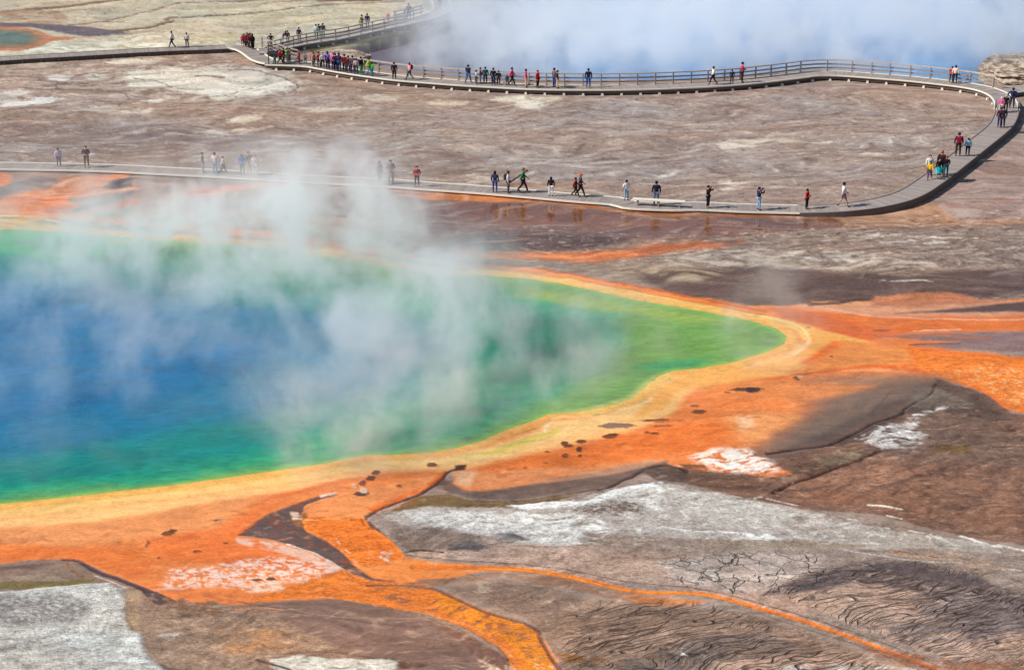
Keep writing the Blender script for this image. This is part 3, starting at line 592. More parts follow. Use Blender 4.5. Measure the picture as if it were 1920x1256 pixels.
P([(400, 1170), (540, 1180), (640, 1190), (560, 1220), (420, 1225)], (176, 132, 98), soft=14, warp=12, br=('s', -.6, .5))
P([(480, 1130), (640, 1120), (760, 1150), (860, 1186), (920, 1230), (920, 1300), (700, 1240), (560, 1180)], (140, 112, 102), soft=10, warp=6, gra=.4)
L([(450, 1128), (540, 1145), (640, 1160), (760, 1175)], 4, (112, 90, 86), soft=4, warp=5, op=.8)
L([(540, 1142), (600, 1154), (680, 1158), (800, 1160)], 1.8, (176, 144, 122), soft=2, warp=4)
L([(440, 1143), (480, 1140), (530, 1143)], 2.5, (222, 150, 104), soft=2)
P([(330, 1140), (420, 1145), (560, 1170), (460, 1185), (380, 1175)], (136, 112, 102), soft=6, warp=10, br=('f', -.2, .4))
P([(300, 1120), (420, 1130), (400, 1160), (330, 1150)], (140, 106, 86), soft=5, warp=8, br=('f', -.3, .3))
P([(290, 1190), (340, 1186), (320, 1200)], (206, 190, 178), soft=4, br=('f', -.6, .2))
P([(500, 1238), (560, 1230), (640, 1236), (720, 1238), (745, 1244), (740, 1300), (540, 1300)], (222, 214, 204), soft=6, warp=12, h=.03, br=('q', -1.2, -.3))
L([(480, 1236), (510, 1246), (540, 1256), (580, 1280)], 6, (104, 84, 72), soft=3)
L([(540, 1226), (620, 1222), (700, 1234)], 4, (124, 96, 74), soft=4)
P([(745, 1242), (800, 1244), (790, 1252), (750, 1256)], (104, 76, 64), soft=4, br=('f', -.8, .2))
for pts in ([(800, 1170), (850, 1190), (900, 1230)], [(700, 1250), (800, 1236), (880, 1240)], [(780, 1215), (840, 1215), (890, 1225)]):
    L(pts, 2, (118, 92, 80), soft=2, warp=6, op=.6)
# stream two, running down the centre
s2 = [(640, 1066), (700, 1086), (790, 1094), (850, 1115), (900, 1140), (960, 1162), (1004, 1180), (1024, 1205), (1046, 1240), (1075, 1330), (930, 1330), (955, 1256), (950, 1232), (930, 1210), (880, 1180), (800, 1150), (700, 1132), (600, 1118), (520, 1124), (470, 1124), (560, 1095)]
P(s2, (222, 128, 58), soft=3, warp=4, wet=.5, stk=.5, gra=1, h=-.05)
P([(820, 1108), (900, 1142), (980, 1170), (1010, 1190), (1030, 1225), (1060, 1330), (985, 1330), (980, 1240), (950, 1200), (880, 1165), (820, 1140)], (228, 140, 46), soft=6, warp=6, gra=1)
P([(700, 1100), (850, 1125), (930, 1160), (990, 1190), (1000, 1240), (960, 1205), (860, 1160), (720, 1120)], (166, 106, 74), soft=6, br=('q', -.1, .5), warp=10)
P([(930, 1150), (1000, 1180), (1030, 1240), (990, 1240), (960, 1200)], (170, 116, 80), soft=6, br=('g', -.1, .5), op=.8)
P([(900, 1225), (950, 1235), (980, 1262), (970, 1300), (910, 1300)], (220, 184, 160), soft=6, br=('g', -.2, .3))
P([(1000, 1228), (1040, 1230), (1060, 1300), (1010, 1300)], (220, 180, 144), soft=6, br=('g', 0, .4))
P([(800, 1165), (850, 1180), (900, 1200), (950, 1235), (950, 1260), (905, 1236), (870, 1205)], (132, 98, 86), soft=4, warp=6, br=('s', -.7, .3))
L([(690, 1095), (800, 1100), (850, 1118), (910, 1146), (1000, 1176), (1016, 1200), (1034, 1232), (1052, 1256), (1080, 1320)], 6, (110, 84, 78), soft=2.5, warp=4, h=-.04, op=.85)
L([(540, 1124), (600, 1116), (700, 1134), (800, 1150), (900, 1180), (960, 1230)], 3, (228, 160, 110), soft=3, br=('f', -.6, .3))
# stream one, thin and long
P([(572, 990), (566, 974), (585, 968), (680, 968), (694, 988), (720, 1004), (742, 1022), (760, 1042), (745, 1060), (690, 1062), (655, 1050), (625, 1020)], (228, 128, 54), soft=2.5, warp=4, wet=.4, gra=1.1, stk=.4)
P([(580, 985), (680, 975), (740, 1025), (700, 1050), (640, 1020)], (214, 108, 46), soft=10, br=('g', -.1, .5), op=.6)
L([(572, 974), (620, 972), (680, 968)], 4, (240, 176, 130), soft=2, br=('f', -.6, .3))
L([(630, 1010), (655, 1040), (680, 1060), (720, 1056)], 3, (240, 196, 160), soft=2, br=('f', -.4, .3))
P([(716, 1034), (735, 1030), (745, 1044), (730, 1052), (714, 1046)], (226, 206, 190), soft=2, br=('f', -.2, .3))
P([(655, 1052), (700, 1060), (760, 1044), (820, 1054), (900, 1060), (1000, 1066), (1000, 1072), (900, 1072), (840, 1084), (760, 1092), (700, 1082)], (226, 140, 78), soft=3, warp=3, wet=.5, stk=.4)
L([(780, 1064), (900, 1064), (1000, 1070), (1100, 1088), (1200, 1110), (1300, 1112), (1360, 1122), (1440, 1144), (1500, 1162), (1600, 1196), (1680, 1226), (1760, 1256), (1840, 1290)], (15, 8), (220, 124, 54), soft=2.4, warp=2.5, wet=.5, h=-.05, stk=.4)
L([(900, 1064), (1000, 1070), (1100, 1088), (1190, 1108), (1300, 1112), (1400, 1132)], 5, (236, 144, 56), soft=2, warp=2.5)
L([(1400, 1136), (1500, 1166), (1600, 1200), (1680, 1230)], 2, (240, 176, 110), soft=1.2, warp=2, br=('f', -.6, .3))
P([(700, 1096), (760, 1092), (840, 1084), (940, 1074), (1040, 1082), (1130, 1102), (1200, 1122), (1320, 1130), (1260, 1138), (1160, 1128), (1060, 1102), (940, 1082), (840, 1094), (780, 1106)], (158, 114, 88), soft=4, op=.7, wet=.3)
P([(1160, 1115), (1240, 1120), (1330, 1128), (1300, 1136), (1200, 1134)], (198, 126, 76), soft=5, op=.8)
L([(760, 1040), (840, 1050), (940, 1056), (1060, 1068), (1180, 1092), (1300, 1103), (1400, 1124), (1520, 1160), (1640, 1200), (1740, 1240)], 2.5, (112, 72, 56), soft=1.5, warp=2.5, op=.8)
L([(1420, 1150), (1520, 1182), (1620, 1214), (1720, 1256)], 2.2, (120, 82, 64), soft=1.5, warp=2.5, op=.7)
P([(1600, 1205), (1700, 1225), (1800, 1240), (1990, 1245), (1990, 1262), (1760, 1262), (1660, 1240)], (150, 96, 70), soft=8, op=.8, br=('f', -.9, .3))
# islets and dark scabs standing in the mats
for a, b, ww, hh, c in ((1158, 799, 40, 5, (150, 118, 104)), (1240, 789, 18, 3, (176, 120, 84)), (1228, 788, 30, 2, (140, 84, 58)), (1143, 819, 14, 3.5, (126, 80, 58)), (1150, 816, 12, 2, (112, 68, 48)),
                        (1056, 831, 7, 4, (126, 78, 58)), (1064, 836, 10, 3, (126, 78, 58)), (1088, 828, 11, 3, (120, 76, 58)), (1086, 843, 7, 5, (104, 66, 58)), (1058, 853, 7, 3, (120, 76, 56)),
                        (1088, 855, 5, 2.4, (120, 76, 56)), (1026, 847, 5, 1.6, (140, 84, 56)), (1020, 869, 5, 1.6, (140, 84, 56)), (1310, 771, 18, 3, (130, 84, 62)), (1302, 761, 10, 2, (140, 92, 66)),
                        (1224, 812, 10, 2, (130, 82, 58)), (1210, 811, 6, 2, (140, 88, 60)), (1398, 730, 36, 2.5, (110, 76, 62)), (1412, 731, 20, 4, (80, 64, 66)), (1500, 707, 10, 2, (200, 170, 140)), (1492, 710, 6, 3, (130, 84, 60)),
                        (1557, 669, 5, 1.5, (130, 80, 56)), (1516, 615, 4, 1.3, (150, 90, 60)), (812, 873, 11, 4, (130, 84, 60)), (704, 886, 9, 4, (110, 70, 62)), (694, 896, 10, 5, (112, 72, 62)), (682, 906, 7, 6, (130, 80, 62)),
                        (678, 926, 16, 4, (100, 70, 62)), (682, 920, 9, 5, (214, 186, 170)), (668, 912, 6, 5, (214, 160, 124)), (314, 1000, 15, 4, (128, 82, 56)), (322, 995, 10, 3, (112, 76, 56)), (276, 1020, 4, 6, (150, 104, 76)),
                        (366, 1034, 8, 3, (138, 78, 52)), (300, 1046, 4, 2, (130, 74, 50)), (424, 1018, 6, 2, (130, 76, 54)), (407, 975, 8, 3, (180, 150, 130)), (402, 976, 6, 2, (120, 80, 60)), (748, 912, 7, 2.5, (140, 90, 70)),
                        (1360, 735, 8, 2, (180, 100, 60)), (1270, 790, 14, 2, (190, 120, 76)), (1244, 799, 22, 2, (160, 100, 66)), (480, 1087, 10, 2.5, (110, 84, 70)), (505, 1085, 10, 3, (100, 80, 70)), (955, 880, 12, 1.5, (190, 112, 66)), (985, 878, 5, 1.5, (180, 104, 60))):
    P([(a - ww, b + hh * .3), (a - ww * .4, b - hh), (a + ww * .5, b - hh), (a + ww, b - hh * .2), (a + ww * .5, b + hh), (a - ww * .5, b + hh)], c, soft=1.6, warp=5, h=.03, wet=.1)
# pale bed of shallow water at the east shore
P([(1080, 776), (1180, 700), (1250, 697), (1262, 706), (1230, 728), (1180, 756), (1110, 778)], (222, 196, 128), soft=8)
# flecks, thin terraces and grit over the bare ground
BR = [(1480, 860), (1640, 815), (1780, 745), (1900, 790), (2000, 800), (2000, 1030), (1800, 1000), (1640, 962), (1480, 940), (1300, 900)]
P(BR, (182, 146, 124), soft=12, op=.5, br=('q', .2, .8)); P(BR, (88, 62, 52), soft=12, op=.5, br=('Q', .25, .8)); P(BR, (96, 72, 62), soft=12, op=.45, br=('S', .2, .8))
LR = [(760, 1050), (1100, 1010), (1500, 1040), (2000, 1090), (2000, 1300), (1100, 1300), (1000, 1160), (840, 1100)]
P(LR, (206, 184, 168), soft=12, op=.4, br=('q', .3, .8)); P(LR, (112, 90, 80), soft=12, op=.4, br=('Q', .3, .8))
LL = [(290, 1130), (560, 1130), (860, 1180), (930, 1240), (920, 1300), (300, 1300)]
P(LL, (198, 170, 148), soft=8, op=.45, br=('q', .2, .8)); P(LL, (104, 80, 68), soft=8, op=.45, br=('Q', .25, .8))
TL = [(-100, -40), (840, -40), (800, 20), (560, 80), (300, 94), (100, 60), (-100, 40)]
P(TL, (140, 116, 96), soft=8, op=.6, br=('Q', .4, .8)); P(TL, (170, 160, 120), soft=8, op=.5, br=('g', .3, .7))
SF = [(720, 968), (960, 950), (1240, 905), (1540, 965), (1860, 1022), (1700, 1030), (1300, 1010), (1060, 1024), (860, 1000)]
P(SF, (232, 226, 220), soft=8, op=.5, br=('q', .2, .7)); P(SF, (132, 114, 104), soft=8, op=.5, br=('Q', .3, .8))
MT = [(-100, 1000), (300, 985), (540, 930), (800, 900), (1000, 860), (1300, 780), (1500, 690), (1700, 660), (1900, 690), (1900, 760), (1700, 690), (1560, 720), (1400, 850), (1200, 878), (900, 915), (700, 970), (740, 1040), (640, 1110), (300, 1110), (120, 1046), (-100, 1056)]
P(MT, (240, 164, 108), soft=8, op=.35, br=('q', .2, .8)); P(MT, (190, 86, 36), soft=8, op=.35, br=('Q', .2, .8)); P(MT, (198, 92, 40), soft=8, op=.3, br=('S', .3, .9))
# colour drift and streaks of the bare ground
k = (STK * (0.12 * NS + 0.075 * NS2 + 0.04 * NQ + 0.04 * NF * GRA))
COL *= (1 + 2.7 * k)[..., None]
COL *= (1 - .04 * STK * sstep(2.2, 1.2, COL[..., 0] / COL[..., 2]))[..., None]
hue = (0.06 * NH * STK)[..., None]
COL *= 1 + hue * np.array([1.2, 0, -1.2], np.float32)
lowm = (sstep(.1, .55, NS2) * STK * sstep(100, 140, V) * sstep(560, 480, V))
COL[:] = COL * (1 - .24 * lowm[..., None]) + .24 * lowm[..., None] * np.array(alb((206, 190, 178)), np.float32)
lown = (sstep(.1, .6, -NS2) * STK * sstep(100, 140, V) * sstep(560, 480, V))
COL[:] = COL * (1 - .24 * lown[..., None]) + .24 * lown[..., None] * np.array(alb((126, 100, 92)), np.float32)

# ------------------------------------------------------------------ the spring: colour of its water
shore = [(-9000, 1500), (-1500, 1150), (-600, 1010), (-200, 962), (0, 948), (100, 939), (200, 927), (320, 913), (440, 897), (540, 883), (610, 872), (650, 864), (690, 857), (740, 856), (800, 852), (860, 843), (910, 829), (945, 812), (975, 800), (1010, 790), (1030, 780),
         (1080, 777), (1140, 766), (1185, 752), (1215, 732), (1240, 708), (1262, 699), (1310, 694), (1380, 682), (1440, 664), (1478, 646), (1486, 630), (1460, 612), (1400, 596), (1300, 576), (1200, 560), (1120, 543), (1050, 528),
         (980, 518), (900, 512), (830, 512), (700, 492), (550, 468), (400, 452), (250, 444), (130, 432), (60, 428), (0, 426), (-200, 424), (-900, 440), (-3000, 520), (-9000, 700)]
GROUND = COL.copy(); G2 = (WET.copy(), HGT.copy(), RIL.copy(), CEL.copy(), GRA.copy(), STK.copy())
COL[:] = np.array(alb((126, 166, 98)), np.float32)
P([(-9000, 640), (0, 440), (130, 452), (400, 480), (700, 520), (900, 540), (1060, 556), (1160, 590), (1180, 640), (1120, 700), (1000, 765), (880, 815), (740, 845), (560, 872), (300, 905), (0, 936), (-9000, 1300)], (52, 158, 118), soft=34, warp=16)
P([(1180, 600), (1320, 600), (1420, 620), (1420, 650), (1300, 680), (1180, 690)], (124, 166, 84), soft=30, warp=12)
P([(1000, 540), (1200, 572), (1400, 606), (1300, 606), (1100, 580), (960, 552)], (150, 174, 84), soft=16, warp=12)
P([(960, 590), (1060, 580), (1110, 620), (1110, 700), (980, 760), (860, 810), (700, 842), (640, 840), (800, 760), (900, 700)], (8, 140, 106), soft=26, warp=14)
P([(1180, 690), (1240, 676), (1330, 672), (1300, 690), (1220, 696)], (60, 166, 110), soft=16, op=.7)
P([(-9000, 680), (0, 470), (200, 490), (400, 520), (640, 560), (860, 600), (900, 660), (820, 740), (640, 800), (430, 860), (200, 896), (0, 916), (-9000, 1200)], (0, 134, 128), soft=44, warp=20)
P([(-9000, 720), (0, 510), (300, 550), (700, 600), (820, 650), (780, 700), (620, 750), (360, 800), (120, 845), (0, 862), (-9000, 1100)], (0, 120, 152), soft=50, warp=20)
P([(-9000, 760), (0, 550), (250, 585), (520, 640), (420, 715), (200, 765), (0, 806), (-9000, 1060)], (0, 116, 160), soft=54, warp=20)
P([(0, 425), (200, 440), (240, 470), (120, 500), (60, 480), (0, 470)], (60, 168, 112), soft=12, warp=8)
P([(200, 440), (240, 446), (240, 460), (205, 458)], (130, 176, 60), soft=8)
for i in range(46):
    a = random.uniform(0, 1000); b = random.uniform(560, 880)
    l = random.uniform(30, 110)
    L([(a - l, b + l * .22), (a, b + random.uniform(-4, 4)), (a + l, b - l * .22)], random.uniform(3, 9), random.choice([(4, 96, 120), (0, 78, 130), (30, 136, 136), (16, 112, 150)]), soft=9, warp=12, op=.22)
SH = np.array(shore)
px = U + 3 * NA; py = (V + 1.4 * NB) * VS
d2 = np.full(U.shape, 1e12, np.float32); ins = np.zeros(U.shape, bool)
for i in range(len(shore)):
    ax, ay = shore[i][0], shore[i][1] * VS; bx, by = shore[(i + 1) % len(shore)][0], shore[(i + 1) % len(shore)][1] * VS
    d2 = np.minimum(d2, seg_d2(px, py, ax, ay, bx, by)[0])
    if ay != by:
        ins ^= ((ay > py) != (by > py)) & (px < (bx - ax) * (py - ay) / (by - ay) + ax)
SD = np.where(ins, 1, -1) * np.sqrt(d2)
e = sstep(26, 3, SD)[..., None]
COL[:] = COL * (1 - e) + e * np.array(alb((150, 188, 84)), np.float32)
e = (sstep(9, -2, SD))[..., None]
COL[:] = COL * (1 - e) + e * np.array(alb((226, 190, 100)), np.float32)
e = (sstep(30, 5, SD) * sstep(1020, 1080, U) * sstep(1290, 1240, U) * sstep(690, 720, V) + sstep(0, 1, 0 * U)*0)[..., None] * .8
COL[:] = COL * (1 - e) + e * np.array(alb((206, 196, 130)), np.float32)
COL *= (1 + .17 * NS2 + .10 * NQ + .05 * NF)[..., None]
WATERCOL = COL.copy()
COL = GROUND; WET, HGT, RIL, CEL, GRA, STK = G2

# ------------------------------------------------------------------ crater in the far right: sunken ground, blue water
crater = [(610, 104), (640, 112), (700, 122), (780, 134), (900, 146), (1100, 151), (1300, 148), (1400, 142), (1480, 133), (1522, 128), (1620, 134), (1740, 145), (1800, 152), (1846, 158), (1856, 140), (1850, 118), (1880, 100), (1990, 92),
          (2400, 40), (2600, -200), (1900, -330), (1300, -330), (900, -150), (900, 4), (862, 22), (830, 40), (780, 58), (700, 76), (630, 92)]
d2 = np.full(U.shape, 1e12, np.float32); ins = np.zeros(U.shape, bool)
px = U + 4 * NA; py = (V + 1.5 * NB) * VS
for i in range(len(crater)):
    ax, ay = crater[i][0], crater[i][1] * VS; bx, by = crater[(i + 1) % len(crater)][0], crater[(i + 1) % len(crater)][1] * VS
    d2 = np.minimum(d2, seg_d2(px, py, ax, ay, bx, by)[0])
    if ay != by:
        ins ^= ((ay > py) != (by > py)) & (px < (bx - ax) * (py - ay) / (by - ay) + ax)
CD = np.where(ins, 1, -1) * np.sqrt(d2)

e = (sstep(-24, -6, SD) * (.55 + .45 * sstep(-.6, .4, NF)))[..., None] * .9
COL[:] = COL * (1 - e) + e * np.array(alb((236, 182, 104)), np.float32)
COL = .45 * (np.clip(COL, .004, 1) / .45) ** 1.12 * np.array((.98, 1.035, 1.02), np.float32)
WATERCOL = .40 * (np.clip(WATERCOL, 0, 1) / .40) ** 1.15
# ------------------------------------------------------------------ ground mesh
Z = 0.02 + HGT + 0.012 * NF * GRA + 0.02 * NS2 * np.clip(STK, 0, 1) + .01 * NA
pool_in = sstep(-6, 30, SD)
Z = Z * (1 - sstep(-16, -2, SD)) + (0.012 - 0.0016 * SD) * sstep(-16, -2, SD)
Z = np.where(SD > 30, -0.05 - .02 * np.minimum(SD - 30, 100) / 10, Z)
Z = Z - 1.5 * sstep(-2, 16, CD) - .6 * sstep(20, 80, CD)
wallmix = sstep(-3, 8, CD)[..., None]  # crater walls and floor take one grey brown
COL[:] = COL * (1 - wallmix) + wallmix * np.array(alb((150, 138, 128)), np.float32)

def sheet(name, z, col, keep=None, extra=None):
    ny, nx = U.shape
    co = np.stack([WX, WY, z], -1).reshape(-1, 3).astype(np.float32)
    idx = np.arange(ny * nx).reshape(ny, nx)
    q = np.stack([idx[:-1, :-1], idx[1:, :-1], idx[1:, 1:], idx[:-1, 1:]], -1)
    if keep is not None:
        kk = keep[:-1, :-1] | keep[1:, :-1] | keep[1:, 1:] | keep[:-1, 1:]
        q = q[kk]
    q = q.reshape(-1, 4)
    used = np.unique(q)
    remap = np.full(ny * nx, -1, np.int64); remap[used] = np.arange(len(used))
    q = remap[q]
    me = bpy.data.meshes.new(name)
    me.vertices.add(len(used)); me.vertices.foreach_set("co", co[used].ravel())
    me.loops.add(q.size); me.loops.foreach_set("vertex_index", q.ravel().astype(np.int32))
    me.polygons.add(len(q)); me.polygons.foreach_set("loop_start", (np.arange(len(q)) * 4).astype(np.int32))
    me.polygons.foreach_set("use_smooth", np.ones(len(q), bool))
    me.update(calc_edges=True)
    for nm, arr in [("tint", col)] + (extra or []):
        a = me.color_attributes.new(nm, 'FLOAT_COLOR', 'POINT')
        full = np.ones((ny * nx, 4), np.float32); full[:, :arr.shape[-1]] = arr.reshape(-1, arr.shape[-1])
        a.data.foreach_set("color", full[used].ravel())
    return me

# ground material: traced colours, fine mineral grain, wet film, cracks
gm = material("mineral_ground"); g = NT(gm)
tc = g.n("ShaderNodeTexCoord").outputs["Object"]
at = g.n("ShaderNodeVertexColor", layer_name="tint").outputs[0]
mk = g.n("ShaderNodeSeparateColor"); g.l(g.n("ShaderNodeVertexColor", layer_name="mask").outputs[0], mk.inputs[0])
mk2 = g.n("ShaderNodeSeparateColor"); g.l(g.n("ShaderNodeVertexColor", layer_name="mask_more").outputs[0], mk2.inputs[0])
wet, ril, cel, gra, stk = mk.outputs[0], mk.outputs[1], mk.outputs[2], mk2.outputs[0], mk2.outputs[1]
st = g.n("ShaderNodeMapping"); g.l(tc, st.inputs[0]); st.inputs["Scale"].default_value = (.55, 1, 1); st.inputs["Rotation"].default_value = (0, 0, R(-8))
n1 = g.noise(st.outputs[0], 2.6, 5, .65)
n2 = g.noise(st.outputs[0], 9.0, 3, .6)
n3 = g.noise(tc, 22.0, 2, .7)
fac = g.math('ADD', g.math('MULTIPLY', g.math('SUBTRACT', n1, .5), .80), g.math('MULTIPLY', g.math('SUBTRACT', n2, .5), 1.0))
fac = g.math('ADD', fac, g.math('MULTIPLY', g.math('SUBTRACT', n3, .5), 1.15))
fac = g.math('ADD', g.math('MULTIPLY', fac, g.math('MULTIPLY', gra, 1.45)), 1.0)
cc = g.n("ShaderNodeCombineColor"); [g.l(fac, cc.inputs[i]) for i in range(3)]
colr = g.mix(1.0, at, cc.outputs[0], 'MULTIPLY')
# rills: long warped cells running up to the right
def warp3(vec, sc_, amp, det=3):
    nz = g.n("ShaderNodeTexNoise"); g.l(tc, nz.inputs["Vector"]); nz.inputs["Scale"].default_value = sc_; nz.inputs["Detail"].default_value = det
    return g.vmath('ADD', vec, g.vmath('MULTIPLY', g.vmath('SUBTRACT', nz.outputs[1], (.5, .5, .5)), (amp, amp, 0)))
wv = warp3(warp3(tc, .20, 3.4), 1.6, .22)
ang = R(31)
dx_ = g.math('MULTIPLY', g.vmath('DOT_PRODUCT', wv, (math.cos(ang), math.sin(ang), 0), 1), .42)
dy_ = g.math('MULTIPLY', g.vmath('DOT_PRODUCT', wv, (-math.sin(ang), math.cos(ang), 0), 1), 3.3)
cx = g.n("ShaderNodeCombineXYZ"); g.l(dx_, cx.inputs[0]); g.l(dy_, cx.inputs[1])
vo = g.n("ShaderNodeTexVoronoi", feature='DISTANCE_TO_EDGE'); g.l(cx.outputs[0], vo.inputs["Vector"]); vo.inputs["Scale"].default_value = 1.0
rline = g.math('MULTIPLY', g.ramp(vo.outputs[0], .068, .012), g.ramp(g.noise(tc, .45, 3), .36, .54, .25, 1))
rline = g.math('MULTIPLY', rline, ril)
vc = g.n("ShaderNodeTexVoronoi", feature='DISTANCE_TO_EDGE'); g.l(warp3(tc, 1.2, .9), vc.inputs["Vector"]); vc.inputs["Scale"].default_value = 1.25
cline = g.math('MULTIPLY', g.ramp(vc.outputs[0], .04, .01), g.ramp(g.noise(tc, .8, 3), .40, .52, .05, .9))
cline = g.math('MULTIPLY', cline, cel)
lines = g.math('MAXIMUM', rline, cline)
colr = g.mix(g.math('MULTIPLY', lines, .74), colr, (*alb((74, 58, 54)), 1))
sv = g.n("ShaderNodeVectorMath", operation='MULTIPLY'); g.l(cx.outputs[0], sv.inputs[0]); sv.inputs[1].default_value = (1, .9, 1)
nr = g.noise(sv.outputs[0], 1.5, 3, .6)
fr = g.math('ADD', 1, g.math('MULTIPLY', g.math('MULTIPLY', g.math('SUBTRACT', nr, .5), 1.5), ril))
c3 = g.n("ShaderNodeCombineColor"); [g.l(fr, c3.inputs[i]) for i in range(3)]
colr = g.mix(1.0, colr, c3.outputs[0], 'MULTIPLY')
g.l(colr, g.b.inputs["Base Color"])
wet3 = g.math('POWER', wet, 3.0)
rough = g.math('ADD', g.math('MULTIPLY', wet3, -.74), g.math('ADD', .82, g.math('MULTIPLY', g.math('SUBTRACT', n1, .5), .3)), clamp=True)
g.l(rough, g.b.inputs["Roughness"])
g.l(g.math('ADD', g.math('MULTIPLY', wet3, .85), .12), g.b.inputs["Specular IOR Level"])
hh = g.math('SUBTRACT', g.math('ADD', g.math('MULTIPLY', g.math('MULTIPLY', nr, ril), 1.6), g.math('ADD', g.math('MULTIPLY', n1, .9), g.math('MULTIPLY', n2, .6))), g.math('MULTIPLY', lines, 1.5))
bp = g.n("ShaderNodeBump"); g.l(hh, bp.inputs["Height"]); bp.inputs["Distance"].default_value = .10
g.l(g.math('MULTIPLY', g.math('SUBTRACT', 1.05, wet, clamp=True), g.math('MULTIPLY', gra, .8)), bp.inputs["Strength"])
g.l(bp.outputs[0], g.b.inputs["Normal"])
me = sheet("ground", Z, np.clip(COL, .01, .9), extra=[("mask", np.stack([WET, RIL, CEL], -1)), ("mask_more", np.stack([GRA, STK, STK], -1))])
tag(link("ground", me, mat=gm), kind="structure")

# spring water
wm = material("spring_water", rough=.22, spec=.16); w_ = NT(wm)
tc = w_.n("ShaderNodeTexCoord").outputs["Object"]
at = w_.n("ShaderNodeVertexColor", layer_name="tint").outputs[0]
mp = w_.n("ShaderNodeMapping"); w_.l(tc, mp.inputs[0]); mp.inputs["Scale"].default_value = (.35, 1, 1); mp.inputs["Rotation"].default_value = (0, 0, R(-14))
na = w_.noise(mp.outputs[0], .55, 6, .62, .6); nb = w_.noise(mp.outputs[0], 4.0, 3, .6)
f = w_.math('ADD', 1, w_.math('ADD', w_.math('MULTIPLY', w_.math('SUBTRACT', na, .5), .55), w_.math('MULTIPLY', w_.math('SUBTRACT', nb, .5), .65)))
cc = w_.n("ShaderNodeCombineColor"); [w_.l(f, cc.inputs[i]) for i in range(3)]
w_.l(w_.mix(1.0, at, cc.outputs[0], 'MULTIPLY'), w_.b.inputs["Base Color"])
bp = w_.n("ShaderNodeBump"); w_.l(w_.math('ADD', nb, w_.noise(tc, 7.0, 3)), bp.inputs["Height"]); bp.inputs["Distance"].default_value = .04; bp.inputs["Strength"].default_value = .6
w_.l(bp.outputs[0], w_.b.inputs["Normal"])
me = sheet("hot_spring_water", np.zeros_like(Z), np.clip(WATERCOL, .003, .9), keep=SD > -14)
tag(link("hot_spring_water", me, mat=wm), kind="structure")

# crater water
cm = material("crater_water", alb((40, 120, 170)), .1, .5); w_ = NT(cm)
tc = w_.n("ShaderNodeTexCoord").outputs["Object"]
sx = w_.n("ShaderNodeSeparateXYZ"); w_.l(tc, sx.inputs[0])
f = w_.ramp(w_.math('ADD', sx.outputs[0], w_.math('MULTIPLY', w_.noise(tc, .12, 4), 24)), 4, 26)
w_.l(w_.mix(f, (*alb((118, 112, 126)), 1), (*alb((80, 160, 214)), 1)), w_.b.inputs["Base Color"])
bp = w_.n("ShaderNodeBump"); w_.l(w_.noise(tc, 5.0, 3), bp.inputs["Height"]); bp.inputs["Distance"].default_value = .04; bp.inputs["Strength"].default_value = .5
w_.l(bp.outputs[0], w_.b.inputs["Normal"])
me = sheet("crater_water", np.full_like(Z, -.95), np.ones(U.shape + (3,), np.float32), keep=CD > 4)
tag(link("crater_water", me, mat=cm), kind="structure")
# ------------------------------------------------------------------ boardwalks
def wood(name, col, var=.25, rough=.75, planks=True):
    m = material(name, alb(col), rough, .2); s = NT(m)
    tc = s.n("ShaderNodeTexCoord").outputs["Object"]
    n = s.math('ADD', 1 - var * .5, s.math('MULTIPLY', s.noise(tc, 1.7, 4), var))
    if planks:
        n = s.math('MULTIPLY', n, s.math('ADD', 1 - var * .6, s.math('MULTIPLY', s.n("ShaderNodeNewGeometry").outputs["Random Per Island"], var * 1.2)))
    c = s.n("ShaderNodeCombineColor"); [s.l(n, c.inputs[i]) for i in range(3)]
    s.l(s.mix(1.0, (*alb(col), 1), c.outputs[0], 'MULTIPLY'), s.b.inputs["Base Color"])
    return m
M_DECK = wood("weathered_planks", (160, 149, 143))
M_EDGE = wood("pale_edge_timber", (232, 226, 212), .15)
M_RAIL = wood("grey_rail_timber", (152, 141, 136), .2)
M_TOP = wood("sunlit_top_rail", (192, 180, 168), .2)  # paler than the lower rails: sunlight on the top painted in
M_SHADED = wood("shaded_timber", (104, 92, 86), .2)  # timber darkened to stand for shade below decks and on sides away from sun
M_FOOT = material("concrete_pad", alb((226, 216, 202)), .9, .1)
M_SIGN = material("dark_sign_metal", (.03, .03, .035), .4, .4)
BW = 1.9
PATHS = []       # sampled centre lines, for standing people on
def path(pts, zf, side):
    """pts: traced edge in the photograph, zf(u): deck height; gives evenly spaced centre line points and their normals"""
    c = curve(pts, 6)
    P3 = [gp(u, v, zf(u, v)) for u, v in c]
    # even spacing
    out = [P3[0]]; acc = 0.0
    for a, b in zip(P3, P3[1:]):
        d = (b - a).length
        while acc + d >= .155:
            t = (.155 - acc) / d
            a = a.lerp(b, t); d = (b - a).length; acc = 0
            out.append(a.copy())
        acc += d
    for _ in range(4):
        out = [out[0]] + [(out[i - 1] + out[i] * 2 + out[i + 1]) / 4 for i in range(1, len(out) - 1)] + [out[-1]]
    N = []
    for i in range(len(out)):
        d = out[min(len(out) - 1, i + 2)] - out[max(0, i - 2)]
        N.append(Vector((-d.y, d.x, 0)).normalized() * side)
    ctr = [p + n * BW / 2 for p, n in zip(out, N)]
    return ctr, N          # N points away from the traced edge
